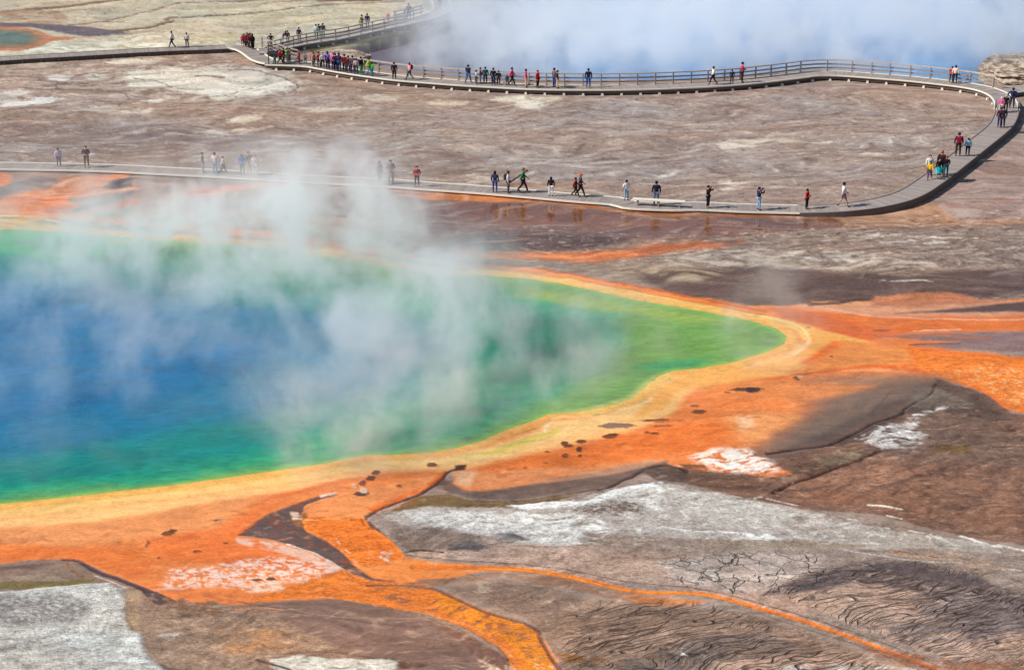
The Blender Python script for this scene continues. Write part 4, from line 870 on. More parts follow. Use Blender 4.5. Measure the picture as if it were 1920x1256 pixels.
def strip(ctr, N, off, w, z0, z1, i0=0, i1=None, step=4):
    """a continuous board following the walk: offset from centre, width, bottom and top relative to the deck"""
    i1 = len(ctr) if i1 is None else i1
    ids = list(range(i0, i1, step))
    if ids[-1] != i1 - 1: ids.append(i1 - 1)
    b = MB(); vs = []
    for i in ids:
        c, n = ctr[i], N[i]
        for o, z in ((off - w / 2, z0), (off + w / 2, z0), (off + w / 2, z1), (off - w / 2, z1)):
            vs.append(c + n * o + Vector((0, 0, z)))
    fs = []
    for k in range(len(ids) - 1):
        for j in range(4):
            fs.append((4 * k + j, 4 * k + (j + 1) % 4, 4 * k + 4 + (j + 1) % 4, 4 * k + 4 + j))
    fs += [(3, 2, 1, 0), tuple(4 * (len(ids) - 1) + j for j in range(4))]
    b.add(vs, fs)
    return b.mesh()
def boardwalk(pts, zf, side, label, rail=None, foot=True, edge=M_EDGE, name="boardwalk", rails_far=None, curb=.05, record=True, fascia=False):
    ctr, N = path(pts, zf, side)
    root = empty(name, (ctr[len(ctr) // 2].x, ctr[len(ctr) // 2].y, 0))
    tag(root, label, "boardwalk")
    inv = Matrix.Translation(-root.location)
    def part(nm, me, mat, parent=root):
        me.transform(inv); return link(nm, me, parent, mat)
    b = MB()
    for i in range(len(ctr) - 1):
        c0, c1, n0, n1 = ctr[i], ctr[i + 1], N[i], N[i + 1]
        c1 = c0.lerp(c1, .93); dz = random.uniform(-.004, .004)
        h = BW / 2 - .06
        lo = Vector((0, 0, -.045 + dz)); hi = Vector((0, 0, dz))
        q = [c0 - n0 * h, c0 + n0 * h, c1 + n1 * h, c1 - n1 * h]
        if side > 0: q = q[::-1]
        b.box8([p + lo for p in q] + [p + hi for p in q])
    part("deck", b.mesh(), M_DECK)
    for o in (-BW / 2, BW / 2):
        part("edge_board", strip(ctr, N, o, .12, -.06, curb), edge)
        part("support_beam", strip(ctr, N, o * .84, .12, -.36 if ctr[0].z > .4 else -.17, -.05), M_SHADED)  # shade under the deck put into the beam colour
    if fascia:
        part("fascia", strip(ctr, N, -BW / 2 - .08, .04, -.49, .03), M_SHADED)
    if foot:
        b0 = None
        for i in range(4, len(ctr) - 2, 11):
            for sgn in ((-1,) if len(ctr) > 560 else (-1, 1)):
                c = ctr[i] + N[i] * (BW / 2 - .02) * sgn; zt = c.z - .13
                b = MB(); rz = math.atan2(N[i].x, -N[i].y)
                s1, s0 = .08, .14
                ca, sa = math.cos(rz), math.sin(rz)
                vs = []
                for s_, z in ((s0, -.05), (s1, max(.04, zt - .16))):
                    for x, y in ((-1, -1), (1, -1), (1, 1), (-1, 1)):
                        X, Y = x * s_, y * s_
                        vs.append((c.x + X * ca - Y * sa, c.y + X * sa + Y * ca, z))
                b.box8(vs)
                part("footing", b.mesh(), M_FOOT)
    for (i0f, i1f, o, heights, every) in (rail or []):
        i0, i1 = int(i0f * (len(ctr) - 1)), int(i1f * (len(ctr) - 1)) + 1
        for h in heights:
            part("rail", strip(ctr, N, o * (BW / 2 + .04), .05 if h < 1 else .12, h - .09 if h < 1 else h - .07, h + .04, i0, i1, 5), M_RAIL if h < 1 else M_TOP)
        k = 0
        for i in range(i0 + 1, i1, every):
            c = ctr[i] + N[i] * o * (BW / 2 - .03)
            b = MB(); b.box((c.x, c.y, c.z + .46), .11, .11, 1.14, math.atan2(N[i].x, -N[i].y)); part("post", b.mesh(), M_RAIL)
            k += 1
    if record: PATHS.append((ctr, N))
    return root
def zn(u, v=0):
    return .2 + .3 * float(sstep(1430, 1700, np.array(float(u))))
near = [(-90, 317), (0, 318), (100, 319.5), (200, 322), (300, 327), (400, 332), (450, 335), (550, 341), (640, 346), (720, 350), (800, 356), (900, 363), (1000, 371.5), (1060, 377), (1110, 381), (1148, 384), (1175, 391), (1260, 395), (1320, 394.5), (1400, 398), (1500, 400)]
boardwalk(near, zn, 1, "long low boardwalk beside the wet orange margin, carrying the pale plank bench", foot=False)
rc = [(1500, 400), (1570, 398), (1640, 391), (1700, 378), (1735, 364), (1760, 348), (1790, 326), (1850, 278), (1880, 254), (1897, 238), (1906, 222), (1910, 204), (1909, 190)]
boardwalk(rc, lambda u, v: zn(u), 1, "curving boardwalk at the right picture edge with a dark shaded side and broad shadow", foot=False, fascia=True, edge=M_RAIL)  # greyer edge and dark fascia have the curve's shade painted in
far = [(1868, 207), (1864, 190), (1853, 178), (1830, 169), (1800, 163.5), (1760, 158.5), (1700, 152), (1650, 148), (1574, 142.5), (1530, 143), (1516, 145), (1460, 152), (1400, 158.5), (1340, 163), (1290, 165.5), (1240, 167.5), (1180, 169), (1100, 169.5), (1000, 168), (920, 164), (860, 160.5),
       (800, 156), (740, 151), (690, 144.5), (640, 137), (600, 130), (575, 125.5), (540, 123.5), (496, 122)]
boardwalk(far, lambda u, v: .5, -1, "long railed boardwalk on white footings in front of the steaming crater", rail=[(.095, .925, 1, (.34, .68, 1.05), 11)])
junction = [(497, 120), (486, 118), (470, 112), (455, 101), (440, 93), (425, 91)]
boardwalk(junction, lambda u, v: .35, -1, "short sloping boardwalk joining three walks beside the crowd at the upper left", foot=False, curb=.08)
def far_left_curb():
    pts = [(428, 92), (400, 93.5), (330, 96), (250, 100), (150, 106), (60, 111), (0, 115), (-80, 120)]
    root = boardwalk(pts, lambda u, v: .4, -1, "narrow low boardwalk with dark open sides crossing pale ground at the upper left", foot=False, edge=M_SHADED, curb=.02)  # dark edge: shade of the side turned from the sun, painted in
    ctr, N = PATHS[-1]
    inv = Matrix.Translation(-root.location)
    me = strip(ctr, N, -(BW / 2 + .02), .10, -.50, -.40); me.transform(inv); link("kerb_rail", me, root, M_SHADED)
    for i in range(5, len(ctr) - 2, 11):
        c = ctr[i] - N[i] * (BW / 2 + .02)
        b = MB(); b.box((c.x, c.y, .1), .2, .14, .5, math.atan2(N[i].x, -N[i].y)); me = b.mesh(); me.transform(inv); link("post", me, root, M_SHADED)
far_left_curb()
upper = [(486, 100), (505, 99), (522, 95), (560, 86), (600, 79), (640, 73), (690, 62), (740, 51), (780, 42.5), (810, 35), (838, 25), (846, 14), (842, 2), (828, -14), (800, -30)]
boardwalk(upper, lambda u, v: .5, 1, "railed boardwalk along the far crater rim, curving up to the top picture edge",
          rail=[(.02, .44, -1, (.34, .68, 1.05), 11), (.44, .56, 1, (.34, .68, 1.05), 10)])
# light rail at the junction, falling towards the loop
spur = [(1872, 178), (1890, 176), (1920, 172), (1960, 168), (2010, 163)]
boardwalk(spur, lambda u, v: .45, 1, "short boardwalk spur leaving the right picture edge below the pale rock", foot=False)
def slope_rail():
    P_ = [gp(u, v, .5) for u, v in ((492, 90), (508, 97), (524, 104), (542, 111), (562, 116))]
    root = empty("railing", (P_[0].x, P_[0].y, 0)); tag(root, "pale timber railing slanting down from the dark crowd to the sign stand at upper left", "railing")
    inv = Matrix.Translation(-root.location)
    for h, w in ((.34, .06), (.68, .06), (1.05, .13)):
        b = MB()
        for a, c in zip(P_, P_[1:]):
            d = (c - a).normalized() * .003
            b.bar(a + Vector((0, 0, h)) + d, c + Vector((0, 0, h)) - d, w, .1)
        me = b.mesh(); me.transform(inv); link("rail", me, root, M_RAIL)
    for p in P_:
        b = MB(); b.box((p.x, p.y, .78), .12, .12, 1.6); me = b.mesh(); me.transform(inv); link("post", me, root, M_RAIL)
slope_rail()
# plank bench on the near walk
def bench():
    A, B = gp(1188, 380.5, .2), gp(1286, 384.5, .2)
    A, B = gp(1186, 384, .2), gp(1284, 389.5, .2)
    root = empty("bench", ((A.x + B.x) / 2, (A.y + B.y) / 2, .2)); tag(root, "long pale backless plank bench standing on the near boardwalk", "bench")
    inv = Matrix.Translation(-root.location)
    d = (B - A).normalized(); n = Vector((-d.y, d.x, 0))
    for k in (-1, 1):
        b = MB(); b.bar(A + n * k * .12 + Vector((0, 0, .45)) , B + n * k * .12 + Vector((0, 0, .45)), .21, .06)
        me = b.mesh(); me.transform(inv); link("seat_plank", me, root, M_EDGE)
    for t in (.1, .5, .9):
        c = A.lerp(B, t); b = MB()
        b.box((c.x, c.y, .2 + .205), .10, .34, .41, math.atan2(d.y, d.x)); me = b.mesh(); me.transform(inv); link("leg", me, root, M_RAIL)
bench()
def sign_stand():
    A, B = gp(504, 121, .5), gp(517, 121, .5)
    root = empty("information_stand", (A.x, A.y, .5)); tag(root, "dark sloping information panel on posts beside the person in the red jacket", "sign")
    inv = Matrix.Translation(-root.location)
    for p in (A, B):
        b = MB(); b.box((p.x, p.y, .97), .09, .09, .94); me = b.mesh(); me.transform(inv); link("post", me, root, M_SIGN)
    b = MB(); u = Vector((0, .5, .22)); t = Vector((0, -.03, .06)); a = A + Vector((-.1, -.2, .94)); c = B + Vector((.25, -.2, .94))
    b.box8([a, c, c + u, a + u, a + t, c + t, c + u + t, a + u + t]); me = b.mesh(); me.transform(inv); link("panel", me, root, M_SIGN)
sign_stand()

# ------------------------------------------------------------------ rocks at the crater rim
def rock(name, label, cu, cv, rx, ry, rz, seed, sink=.3, cat="rock"):
    c = gp(cu, cv, 0)
    n1, n2 = 110, 56
    th = np.linspace(0, 2 * np.pi, n1, endpoint=False); ph = np.linspace(0, np.pi * .5, n2)
    T, Ph = np.meshgrid(th, ph)
    x = np.cos(T) * np.sin(Ph); y = np.sin(T) * np.sin(Ph); z = np.cos(Ph)
    # flat topped, layered
    r = 1 + .16 * fbm(x * 2.2 + seed, y * 2.2 + z, 4, seed)
    zz = np.minimum(z * 1.5, .86 + .1 * fbm(x * 3, y * 3, 3, seed + 3))
    ledge = .07 * fbm(zz * 9 + seed, T * .8, 3, seed + 9) + .05 * np.sign(np.sin(zz * 21 + 2 * fbm(x * 2, y * 2, 2, seed))) + .05 * fbm(T * 9, zz * 14, 3, seed + 5)
    r = r + ledge * (1 - z ** 4)
    X = x * r * rx; Y = y * r * ry; Zz = zz * rz - sink
    co = np.stack([X, Y, Zz], -1).reshape(-1, 3)
    fs = []
    for i in range(n2 - 1):
        for j in range(n1):
            a, b = i * n1 + j, i * n1 + (j + 1) % n1
            fs.append((a, a + n1, b + n1, b))
    me = bpy.data.meshes.new(name); me.from_pydata(co.tolist(), [], fs); me.update()
    o = link(name, me, mat=M_ROCK); o.location = (c.x, c.y, 0)
    return tag(o, label, cat)
M_ROCK = material("layered_sinter_rock", alb((196, 176, 154)), .9, .1)
s = NT(M_ROCK); tc = s.n("ShaderNodeTexCoord").outputs["Object"]
mp = s.n("ShaderNodeMapping"); s.l(tc, mp.inputs[0]); mp.inputs["Scale"].default_value = (.5, .5, 3.2)
nn = s.noise(mp.outputs[0], 1.6, 6, .65)
c1 = s.mix(s.ramp(nn, .32, .68), (*alb((116, 92, 78)), 1), (*alb((224, 208, 188)), 1))
s.l(c1, s.b.inputs["Base Color"])
bp = s.n("ShaderNodeBump"); s.l(s.noise(tc, 4, 5, .7), bp.inputs["Height"]); bp.inputs["Distance"].default_value = .2; s.l(bp.outputs[0], s.b.inputs["Normal"])
rock("rock_ledge", "pale layered rock ledge at the crater edge by the right picture border", 1930, 140, 4.3, 5.5, 1.9, 3, sink=.6)
rock("rock_shelf", "flat pinkish rock shelf jutting into the dark end of the crater", 640, 106, 2.6, 2.6, .55, 8, sink=.25)
# ------------------------------------------------------------------ people
def skin_mesh(name, V3, E, Rr, root=0, sub=1):
    me = bpy.data.meshes.new(name); me.from_pydata(V3, E, []); me.update()
    o = bpy.data.objects.new(name, me); C.objects.link(o)
    md = o.modifiers.new("skin", 'SKIN'); md.use_smooth_shade = True
    if not me.skin_vertices: 
        o.select_set(True)
    sv = me.skin_vertices[0].data
    for i, r in enumerate(Rr):
        sv[i].radius = (r, r) if not isinstance(r, tuple) else r
        sv[i].use_root = (i == root)
    if sub:
        s = o.modifiers.new("sub", 'SUBSURF'); s.levels = sub; s.render_levels = sub
    dg = bpy.context.evaluated_depsgraph_get(); dg.update()
    out = bpy.data.meshes.new_from_object(o.evaluated_get(dg))
    out.name = name
    bpy.data.objects.remove(o); bpy.data.meshes.remove(me)
    out.shade_smooth()
    return out
class Graph:
    def __init__(s): s.v = []; s.e = []; s.r = []
    def add(s, p, r, link=None):
        s.v.append(tuple(p)); s.r.append(r); i = len(s.v) - 1
        if link is not None: s.e.append((link, i))
        return i
def pose_joints(kind):
    """joints of a 1.72 m person facing -Y"""
    J = dict(pel=(0, 0, .94), wst=(0, 0, 1.08), chs=(0, -.01, 1.27), nkb=(0, 0, 1.44), nk=(0, -.01, 1.50), hd=(0, -.02, 1.60), top=(0, -.01, 1.685))
    for s, n in ((-1, 'r'), (1, 'l')):
        J['hip' + n] = (s * .095, 0, .89); J['kn' + n] = (s * .11, -.015, .49); J['an' + n] = (s * .12, .01, .09); J['sh' + n] = (s * .175, 0, 1.40)
        J['el' + n] = (s * .235, .02, 1.12); J['wr' + n] = (s * .245, -.06, .88); J['hdir' + n] = (0, -.15, -1)
    if kind == 'walk':
        J['knr'] = (-.10, -.16, .50); J['anr'] = (-.10, -.27, .10); J['knl'] = (.10, .06, .49); J['anl'] = (.11, .33, .16)
        J['elr'] = (-.23, .12, 1.14); J['wrr'] = (-.22, .16, .90); J['ell'] = (.23, -.06, 1.13); J['wrl'] = (.20, -.24, .96)
        J['hdirl'] = (0, -.6, -.6)
    if kind == 'photo':
        for s, n in ((-1, 'r'), (1, 'l')):
            J['el' + n] = (s * .25, -.20, 1.30); J['wr' + n] = (s * .09, -.30, 1.53); J['hdir' + n] = (-s * .5, -.1, .8)
    if kind == 'hips':
        for s, n in ((-1, 'r'), (1, 'l')):
            J['el' + n] = (s * .38, .06, 1.17); J['wr' + n] = (s * .21, -.04, 1.02); J['hdir' + n] = (-s * .8, -.4, -.4)
        J['anl'] = (.17, .03, .09)
    if kind == 'front':
        for s, n in ((-1, 'r'), (1, 'l')):
            J['el' + n] = (s * .25, -.02, 1.13); J['wr' + n] = (s * .09, -.24, 1.10); J['hdir' + n] = (-s * .8, -.3, 0)
    if kind == 'lean':
        for k in ('chs', 'nkb', 'nk', 'hd', 'top', 'shr', 'shl', 'wst'):
            x, y, z = J[k]; f = (z - .94); J[k] = (x, y - f * .55, z - f * .14)
        for s, n in ((-1, 'r'), (1, 'l')):
            J['el' + n] = (s * .24, -.34, 1.10); J['wr' + n] = (s * .12, -.56, 1.14); J['hdir' + n] = (-s * .4, -.8, 0)
        J['anr'] = (-.12, .16, .09); J['knr'] = (-.11, .04, .49)
    return J
def make_pose(kind):
    J = pose_joints(kind); M = {}
    g = Graph()
    p = g.add(J['pel'], (.115, .09)); w = g.add(J['wst'], (.105, .08), p); c = g.add(J['chs'], (.135, .09), w); nb = g.add(J['nkb'], (.07, .06), c)
    nk = g.add(J['nk'], .05, nb); h = g.add(J['hd'], (.073, .088), nk); t = g.add(J['top'], (.05, .06), h)
    hd = Vector(J['hd'])
    g.add(hd + Vector((0, -.105, -.01)), .012, h)                                   # nose
    for s in (-1, 1): g.add(hd + Vector((s * .083, .005, -.005)), .014, h)           # ears
    for s, n in ((-1, 'r'), (1, 'l')):
        a = g.add(J['hip' + n], .082, p); k = g.add(J['kn' + n], .052, a); an = g.add(J['an' + n], .035, k)
        f = g.add(Vector(J['an' + n]) + Vector((0, -.13, -.05)), (.036, .022), an)
        sh = g.add(J['sh' + n], .052, nb if False else c); el = g.add(J['el' + n], .038, sh); wr = g.add(J['wr' + n], .024, el)
        W = Vector(J['wr' + n]); D = Vector(J['hdir' + n]).normalized()
        S_ = D.cross(Vector((s, 0, .1))).normalized() if abs(D.x) < .7 else D.cross(Vector((0, 0, 1))).normalized()
        pm = g.add(W + D * .055, (.034, .018), wr)
        for q, (o, ln) in enumerate(((-.028, .065), (-.010, .078), (.009, .072), (.026, .056))):
            cu = Vector((-s * .012, -.012, 0))
            f1 = g.add(W + D * .085 + S_ * o, .0095, pm); f2 = g.add(W + D * (.085 + ln * .55) + S_ * o * 1.1 + cu * .6, .0085, f1); g.add(W + D * (.085 + ln) + S_ * o * 1.1 + cu * 1.8, .0075, f2)
        t1 = g.add(W + D * .035 - S_ * .045, .0105, pm); g.add(W + D * .075 - S_ * .062, .009, t1)
    M['body'] = skin_mesh("body_" + kind, g.v, g.e, g.r)
    g = Graph()                                                                      # jacket
    p = g.add(Vector(J['pel']) + Vector((0, 0, -.05)), (.150, .118)); w = g.add(J['wst'], (.145, .112), p); c = g.add(J['chs'], (.165, .120), w); nb = g.add(Vector(J['nkb']) + Vector((0, 0, -.01)), (.088, .075), c)
    for n in 'rl':
        sh = g.add(J['sh' + n], .078, c); el = g.add(J['el' + n], .058, sh); g.add(Vector(J['wr' + n]).lerp(Vector(J['el' + n]), .08), .042, el)
    M['jacket'] = skin_mesh("jacket_" + kind, g.v, g.e, g.r)
    g = Graph()                                                                      # trousers
    p = g.add(Vector(J['pel']) + Vector((0, 0, .02)), (.135, .105))
    for n in 'rl':
        a = g.add(J['hip' + n], .100, p); k = g.add(J['kn' + n], .070, a); g.add(Vector(J['an' + n]).lerp(Vector(J['kn' + n]), .05), .056, k)
    M['trousers'] = skin_mesh("trousers_" + kind, g.v, g.e, g.r)
    g = Graph()                                                                      # shorts
    p = g.add(Vector(J['pel']) + Vector((0, 0, .02)), (.135, .105))
    for n in 'rl':
        a = g.add(J['hip' + n], .104, p); g.add(Vector(J['kn' + n]).lerp(Vector(J['hip' + n]), .12), .088, a)
    M['shorts'] = skin_mesh("shorts_" + kind, g.v, g.e, g.r)
    b = MB(); n_ = 16; rings = []                                                    # skirt
    for z, r in ((1.0, .13), (.85, .17), (.6, .21), (.42, .24)):
        rings.append([(r * math.cos(2 * math.pi * i / n_) * 1.05, r * .85 * math.sin(2 * math.pi * i / n_) + (.06 if kind == 'lean' else 0), z) for i in range(n_)])
    vs = [q for r in rings for q in r]
    b.add(vs, [(k * n_ + i, k * n_ + (i + 1) % n_, (k + 1) * n_ + (i + 1) % n_, (k + 1) * n_ + i) for k in range(3) for i in range(n_)] + [tuple(range(n_))])
    M['skirt'] = b.mesh("skirt_" + kind, True)
    for key, lng in (('hair', 0), ('long_hair', 1)):
        bm = bmesh.new(); bmesh.ops.create_uvsphere(bm, u_segments=14, v_segments=9, radius=1)
        for q in bm.verts:
            x, y, z = q.co
            z2 = z * .115 if z > -.25 else (z * .115 if not lng else z * .26)
            q.co = (x * .098, y * .108 + .018, z2 + .025)
            if q.co.z < -.02 and q.co.y < .02: q.co.y = .02 + .02 * abs(x)
            if q.co.y < -.04 and q.co.z < .05: q.co.y = -.04
            q.co += hd
        me = bpy.data.meshes.new(key + kind); bm.to_mesh(me); bm.free(); me.shade_smooth(); M[key] = me
    b = MB()                                                                         # brimmed hat
    n_ = 16; prof = ((.0, .13), (.075, .125), (.098, .06), (.10, .035), (.155, .025), (.155, .018), (.098, .012))
    for k, (r, z) in enumerate(prof):
        b.v += [(hd.x + max(r, .002) * math.cos(2 * math.pi * i / n_), hd.y + .01 + max(r, .002) * 1.08 * math.sin(2 * math.pi * i / n_), hd.z + z) for i in range(n_)]
    b.f += [(k * n_ + i, (k + 1) * n_ + i, (k + 1) * n_ + (i + 1) % n_, k * n_ + (i + 1) % n_) for k in range(len(prof) - 1) for i in range(n_)]
    M['hat'] = b.mesh("hat_" + kind, True)
    bm = bmesh.new()                                                                 # backpack
    bmesh.ops.create_cube(bm, size=1); bmesh.ops.bevel(bm, geom=list(bm.edges), offset=.18, segments=3, affect='EDGES', profile=.6)
    cc = Vector(J['chs'])
    for q in bm.verts: q.co = Vector((q.co.x * .30, q.co.y * .19 + .20, q.co.z * .44 - .02)) + Vector((cc.x, cc.y, cc.z))
    me = bpy.data.meshes.new("backpack" + kind); bm.to_mesh(me); bm.free(); me.shade_smooth(); M['backpack'] = me
    for s, n in ((-1, 'r'), (1, 'l')):
        a = Vector(J['an' + n]); g = Graph()
        i0 = g.add(a + Vector((0, .035, -.03)), (.046, .044)); i1 = g.add(a + Vector((0, -.06, -.045)), (.046, .04), i0); g.add(a + Vector((0, -.165, -.055)), (.038, .03), i1)
        M['shoe' + n] = skin_mesh("shoe_" + kind + n, g.v, g.e, g.r)
    b = MB()
    if kind == 'photo':
        b.box((0, hd.y - .20, hd.z), .14, .07, .09); b.tube((0, hd.y - .235, hd.z), (0, hd.y - .30, hd.z), .035, .035, 12); M['camera'] = b.mesh("camera_body")
    return M
POSES = {k: make_pose(k) for k in ('stand', 'walk', 'photo', 'hips', 'front', 'lean')}
MATS = {}
def cloth(c):
    if c not in MATS:
        m = material("cloth_%02x%02x%02x" % c, alb(c), .85, .15); s = NT(m)
        tc = s.n("ShaderNodeTexCoord").outputs["Object"]
        n = s.math('ADD', .8, s.math('MULTIPLY', s.noise(tc, 7, 3), .4)); cc = s.n("ShaderNodeCombineColor"); [s.l(n, cc.inputs[i]) for i in range(3)]
        s.l(s.mix(1.0, (*alb(c), 1), cc.outputs[0], 'MULTIPLY'), s.b.inputs["Base Color"])
        MATS[c] = m
    return MATS[c]
SKIN = [(206, 156, 128), (186, 134, 106), (150, 104, 80), (218, 172, 146)]
def snap(p):
    best = None
    for ctr, N in PATHS:
        for i in range(0, len(ctr), 3):
            d = (ctr[i].xy - p.xy).length
            if best is None or d < best[0]: best = (d, ctr[i], N[i])
    d, c, n = best
    off = (p - c).dot(n)
    off = max(-.62, min(.62, off))
    along = (p - c) - n * (p - c).dot(n); along.z = 0
    q = c + n * off + (along if along.length < .4 else Vector((0, 0, 0)))
    q.z = c.z + .003
    return q
DKT = (38, 34, 40)
def part_of(root, name, me, mat):
    o = bpy.data.objects.new(name, me); C.objects.link(o); o.parent = root
    if not me.materials: me.materials.append(None)
    o.material_slots[0].link = 'OBJECT'; o.material_slots[0].material = mat
    return o
def person(u, v, h, pose, yaw, top, bot, label, group=None, hair=(40, 30, 26), legs='trousers', hat=None, pack=None, longh=False, free=False, lab_cam=True):
    P_ = gp(u, v, .5 if v < 300 and not (v > 270 and u < 1700) else .2)
    if not free: P_ = snap(P_)
    q0, q1 = pix(P_), pix(P_ + Vector((0, 0, 1)))
    H = max(1.0, min(1.9, h / (q0[1] - q1[1])))
    root = empty("person", P_); root.rotation_euler = (0, 0, R(yaw)); root.scale = (H / 1.72 * 1.16, H / 1.72 * 1.16, H / 1.72)
    tag(root, label, "person", group)
    M = POSES[pose]
    sk = SKIN[(int(u) * 7 + int(v)) % 4]
    part_of(root, "body", M['body'], cloth(sk)); part_of(root, "jacket", M['jacket'], cloth(top))
    part_of(root, legs, M[legs], cloth(bot))
    part_of(root, "hair", M['long_hair' if longh else 'hair'], cloth(hair))
    sc_ = cloth((52, 44, 40))
    part_of(root, "shoe", M['shoer'], sc_); part_of(root, "shoe", M['shoel'], sc_)
    if hat: part_of(root, "hat", M['hat'], cloth(hat))
    if pack: part_of(root, "backpack", M['backpack'], cloth(pack))
    if pose == 'photo': 
        part_of(root, "camera", M['camera'], M_SIGN)
    return root
navy = (34, 40, 72); blk = (36, 32, 36); jean = (84, 116, 164); ljean = (140, 176, 206); red = (188, 30, 40); mar = (110, 30, 42); pink = (226, 60, 120); wht = (232, 228, 226); gry = (120, 116, 122); dgr = (70, 70, 78); oliv = (112, 100, 78); teal = (30, 120, 116)
grn = (20, 116, 84); blu = (20, 104, 200); purp_c = (82, 54, 110); khk = (186, 156, 126); lime = (170, 220, 40)
G1, G3, G4, G5 = "people on the near boardwalk", "people on the right curve", "people on the crater boardwalk", "people on the upper left boardwalk"
# near boardwalk, from the left (u, feet v, height, pose, yaw, top, legs, label)
person(111, 312, 34, 'stand', 20, (206, 196, 214), (112, 112, 150), "person in pale lilac top, leftmost figure on the near boardwalk", G1)
person(163, 314, 40, 'front', 0, (70, 52, 70), (116, 100, 92), "person in dark top with pale sleeves, second from left on the near boardwalk", G1)
person(381, 324, 38, 'stand', 90, (92, 104, 104), (150, 156, 158), "person in grey green jacket left of the pink shirt", G1)
person(404, 326, 40, 'front', 160, (222, 190, 196), jean, "person in pale pink shirt and blue jeans", G1)
person(419, 326, 33, 'walk', 100, (206, 214, 214), blk, "person in white top and black trousers right of the pink shirt", G1)
person(455, 328, 38, 'stand', 180, blu, blk, "person in bright blue jacket seen from behind", G1)
person(468, 328, 44, 'front', 30, oliv, khk, "tall person in olive top and khaki trousers beside the blue jacket", G1)
person(479, 330, 40, 'stand', 0, (214, 206, 206), (206, 200, 198), "person all in white right of the olive top", G1, hair=(120, 100, 84))
person(712, 346, 44, 'stand', 60, gry, (160, 150, 148), "grey figure half lost in steam, left of the pair", G1)
person(733, 346, 46, 'front', 20, (132, 124, 126), (170, 160, 156), "grey figure half lost in steam, right of the pair", G1)
person(782, 350, 38, 'front', 10, (178, 48, 54), (84, 44, 48), "person in red top standing alone right of the steam", G1)
person(928, 361, 40, 'stand', 170, (52, 60, 86), (50, 76, 140), "person in dark top with blue jacket tied at waist, left of the white shirt", G1, hair=(48, 24, 28), longh=True)
person(953, 362, 41, 'stand', 80, (222, 222, 234), (92, 84, 92), "person in white shirt with dark rucksack and grey trousers", G1, pack=(70, 54, 56))
person(981, 361, 46, 'walk', 90, (24, 112, 78), (44, 40, 62), "person in green shirt striding with a tripod on the shoulder", G1, hair=(150, 96, 66))
person(1033, 368, 36, 'stand', 180, (40, 32, 48), (226, 226, 228), "person in black hood and green lower jacket with white trousers", G1, longh=True, hat=None)
person(1079, 369, 36, 'walk', 80, (122, 28, 40), blk, "shorter person in dark red top walking left of the orange cap", G1, hair=(96, 28, 34))
person(1088, 369, 43, 'walk', 95, (64, 66, 76), blk, "person in dark grey jacket and orange cap walking", G1, hat=(232, 110, 60))
person(1189, 370, 38, 'front', 200, wht, ljean, "person in white shirt and pale jeans by the left end of the bench", G1)
person(1230, 384, 44, 'stand', 180, (30, 34, 60), (90, 110, 140), "person in navy jacket standing behind the bench", G1)
person(1327, 390, 42, 'photo', 60, blk, blk, "person in black raising a camera, right of the bench", G1)
person(1422, 394, 43, 'photo', 110, (34, 36, 70), ljean, "person in navy top and light blue jeans taking a picture", G1)
person(1512, 394, 38, 'front', 60, (196, 24, 42), blk, "person in bright red jacket standing between the jeans and the shorts wearers", G1, hair=(40, 20, 24))
person(1580, 393, 46, 'walk', 95, (206, 202, 212), (128, 118, 122), "person in pale shirt and grey shorts, rightmost on the straight near walk", G1, legs='shorts')
# right curve
person(1742, 344, 34, 'walk', -20, (232, 190, 30), (90, 60, 90), "child in yellow jacket in front of the white jacket", G3)
person(1741, 336, 38, 'stand', 0, (232, 230, 226), (92, 60, 90), "person in white jacket behind the yellow child", G3)
person(1763, 336, 46, 'stand', 150, (52, 36, 40), blk, "person in dark top with orange scarf at the back of the curve group", G3, hair=(150, 84, 52))
person(1759, 340, 36, 'stand', 10, (30, 24, 36), (10, 190, 196), "person in black top and turquoise skirt", G3, legs='skirt')
person(1772, 338, 38, 'front', -20, (28, 22, 34), (20, 110, 116), "person in black jacket with dark teal trousers, right of the turquoise skirt", G3, hair=(130, 60, 40))
person(1795, 300, 44, 'stand', 170, (56, 40, 70), (64, 48, 44), "tall person in navy hood with a red bag beside the light blue child", G3, hair=(34, 34, 60), pack=(150, 24, 54))
person(1813, 300, 34, 'stand', 180, (120, 176, 206), (22, 22, 40), "child in light blue jacket and black trousers", G3, hair=(30, 40, 70))
person(1874, 239, 38, 'stand', 180, (104, 34, 52), (40, 52, 120), "person in dark red top left of the dark grey coat on the right curve", G3, hair=(110, 44, 36))
person(1879, 240, 40, 'stand', 180, (52, 46, 60), (40, 42, 60), "person in dark grey coat below the pink bag on the right curve", G3)
person(1876, 212, 30, 'stand', 160, (230, 96, 160), (200, 190, 200), "person in pink top left of the black coat, right curve", G3, hair=(220, 220, 214))
person(1885, 210, 32, 'stand', 150, (24, 20, 26), (24, 20, 26), "person in black with a pale cap, right curve", G3, hat=(214, 214, 190))
person(1897, 203, 38, 'hips', 170, (36, 46, 96), (50, 48, 70), "person in dark blue with hands on hips, far end of the right curve", G3)
